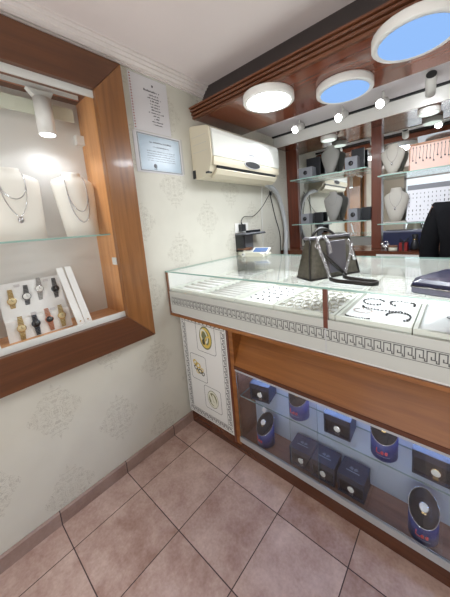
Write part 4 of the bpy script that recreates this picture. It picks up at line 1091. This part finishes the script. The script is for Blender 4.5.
for sg in (1, -1):
    limb([((sg*.09, 0, .86), (.085, .09)), ((sg*.095, -.01, .48), .055), ((sg*.095, .01, .12), .04), ((sg*.095, -.005, .05), .04), ((sg*.10, -.13, .03), (.04, .028))], 0)
    w = limb([((sg*.155, 0, 1.38), .055), ((sg*.185, .0, 1.10), .042), ((sg*.19, -.07, .90), .03), ((sg*.188, -.10, .83), (.036, .02))], 2)
    for k in range(4):
        fx = sg*.188+(k-1.5)*.017; ln = (.062, .072, .068, .052)[k]
        limb([((fx, -.118, .795), .0095), ((fx, -.130, .795-ln*.5), .0085), ((fx, -.128, .795-ln), .0075)], w)
    limb([((sg*.152, -.125, .80), .010), ((sg*.145, -.145, .765), .0085)], w)
skin_mesh('body', pts, edg, M['skin'], t)
jp = [((0, 0, .90), (.168, .12)), ((0, 0, 1.12), (.155, .115)), ((0, -.005, 1.32), (.17, .118)), ((0, 0, 1.43), (.10, .085)), ((0, .0, 1.475), (.068, .068))]
je = [(i, i+1) for i in range(4)]
for sg in (1, -1):
    p = 2
    for (co, r) in [((sg*.15, 0, 1.385), .075), ((sg*.188, .0, 1.22), .066), ((sg*.198, .0, 1.08), .06), ((sg*.198, -.06, .92), .046), ((sg*.195, -.085, .86), .042)]:
        jp.append((co, r)); je.append((p, len(jp)-1)); p = len(jp)-1
skin_mesh('jacket', jp, je, M['jacket'], t)
skin_mesh('trousers', [((0, 0, .90), (.155, .105)), ((.092, 0, .80), .095), ((.096, -.01, .48), .068), ((.096, .01, .10), .055), ((-.092, 0, .80), .095), ((-.096, -.01, .48), .068), ((-.096, .01, .10), .055)], [(0, 1), (1, 2), (2, 3), (0, 4), (4, 5), (5, 6)], M['trousers'], t)
MB().prism([(-.03, -.0), (.03, 0), (.012, -.42), (-.012, -.42)], 'y', -.137, -.115).xf(Matrix.Translation((0, 0, 1.42))).build('red_shirt', M['shirt'], t, world=False)
MB().ball((0, .030, 1.682), .098, 18, 12, sc=(.86, .98, .86)).build('hair', M['hair'], t, world=False)
f = MB()
for sg in (1, -1): f.ball((sg*.03, -.107, 1.635), .011, 10, 8)
f.build('eyes', M['eye'], t, world=False)
MB().loft([[Vector((-.008, -.105, 1.635)), Vector((.008, -.105, 1.635)), Vector((.006, -.10, 1.635)), Vector((-.006, -.10, 1.635))], [Vector((-.015, -.132, 1.598)), Vector((.015, -.132, 1.598)), Vector((.014, -.10, 1.594)), Vector((-.014, -.10, 1.594))]]).build('nose', M['skin'], t, world=False)
MB().ball((0, -.098, 1.568), .02, 10, 6, sc=(1.1, .4, .3)).build('mouth', M['redbox'], t, world=False)
f = MB()
for sg in (1, -1): f.ball((sg*.082, .0, 1.625), .026, 10, 8, sc=(.35, .7, 1.1))
f.build('ears', M['skin'], t, world=False)
for sg in (1, -1): MB().ball((sg*.098, -.06, .038), .05, 12, 8, sc=(.95, 2.4, .75)).build('shoe', M['shoe'], t, world=False)

# ------------------------------------------------------------------ light
def area(name, loc, rot, sx, sy, energy, color=(1, 1, 1)):
    l = bpy.data.lights.new(name, 'AREA'); l.shape = 'RECTANGLE'; l.size = sx; l.size_y = sy; l.energy = energy; l.color = color
    o = bpy.data.objects.new(name, l); col.objects.link(o); o.location = loc; o.rotation_euler = rot; return o
DAY = 3
area('entrance_daylight', ((DX0+DX1)/2, Y0-.08, 1.2), (PI/2, 0, 0), DX1-DX0, 1.9, DAY, (.97, .98, 1.0))
area('added_ceiling_fill', ((DX0+DX1)/2, Y0-.5, .05), (math.radians(180-35), 0, 0), 2.6, 1.0, 190, (1.0, .97, .94))  # unseen area light added outside the door to brighten the ceiling
for y in (-.40, -.80):  # the far one serves the added, unseen head
    l = bpy.data.lights.new('window_spot', 'SPOT'); l.energy = 4.0; l.spot_size = 2.8; l.spot_blend = .8; l.shadow_soft_size = .035; l.color = (.93, .95, 1)
    o = bpy.data.objects.new('window_spot', l); col.objects.link(o); o.location = (-.122, y, 1.898)
for i, (p, q) in enumerate((((.385, 1.205, 2.128), (.25, .3, 1.0)), ((.735, 1.225, 2.12), (.75, .3, 1.0)), ((1.02, 1.2, 2.118), (1.2, .3, 1.0)), ((1.284, 1.33, 2.121), (1.25, 1.7, 1.9)))):
    l = bpy.data.lights.new('spot_beam', 'SPOT'); l.energy = 3 if i == 3 else 26; l.spot_size = 1.5; l.spot_blend = .6; l.shadow_soft_size = .02; l.color = (.93, .96, 1)
    o = bpy.data.objects.new('spot_beam', l); col.objects.link(o); o.location = p
    o.rotation_euler = (Vector(q)-Vector(p)).to_track_quat('-Z', 'Y').to_euler()
for (x, y, z) in ((.921, .80, 2.098), (1.29, .56, 2.098)):
    l = bpy.data.lights.new('ceiling_lamp_light', 'AREA'); l.shape = 'DISK'; l.size = .24; l.energy = 11.0; l.color = (.9, .95, 1)
    o = bpy.data.objects.new('ceiling_lamp_light', l); col.objects.link(o); o.location = (x, y, z)
w = bpy.data.worlds.new('sky'); sc.world = w; w.use_nodes = True
w.node_tree.nodes['Background'].inputs[0].default_value = (.82, .9, 1, 1); w.node_tree.nodes['Background'].inputs[1].default_value = 1.6

# ------------------------------------------------------------------ camera
cam = bpy.data.cameras.new('camera'); co = bpy.data.objects.new('camera', cam); col.objects.link(co); sc.camera = co
R = [[0.7690811, 0.6348333, -0.0741688], [0.0387916, -0.1621908, -0.9859966], [-0.637973, 0.7554342, -0.1493641]]
Cc = Vector((1.463656, -0.863877, 1.401437))
m4 = Matrix(((R[0][0], -R[1][0], -R[2][0], Cc.x), (R[0][1], -R[1][1], -R[2][1], Cc.y), (R[0][2], -R[1][2], -R[2][2], Cc.z), (0, 0, 0, 1)))
co.matrix_world = m4
cam.sensor_fit = 'HORIZONTAL'; cam.sensor_width = 36; cam.lens = 260.1995/450*36
cam.shift_x = -(242.3701-225)/450; cam.shift_y = (262.8108-298.5)/450
cam.clip_start = .02
vs = sc.view_settings; vs.view_transform = 'Standard'; vs.look = 'None'; vs.gamma = 1; vs.use_curve_mapping = False; vs.exposure = 0.0
sc.cycles.use_denoising = True; sc.cycles.max_bounces = 10; sc.cycles.transparent_max_bounces = 24; sc.cycles.sample_clamp_indirect = 6
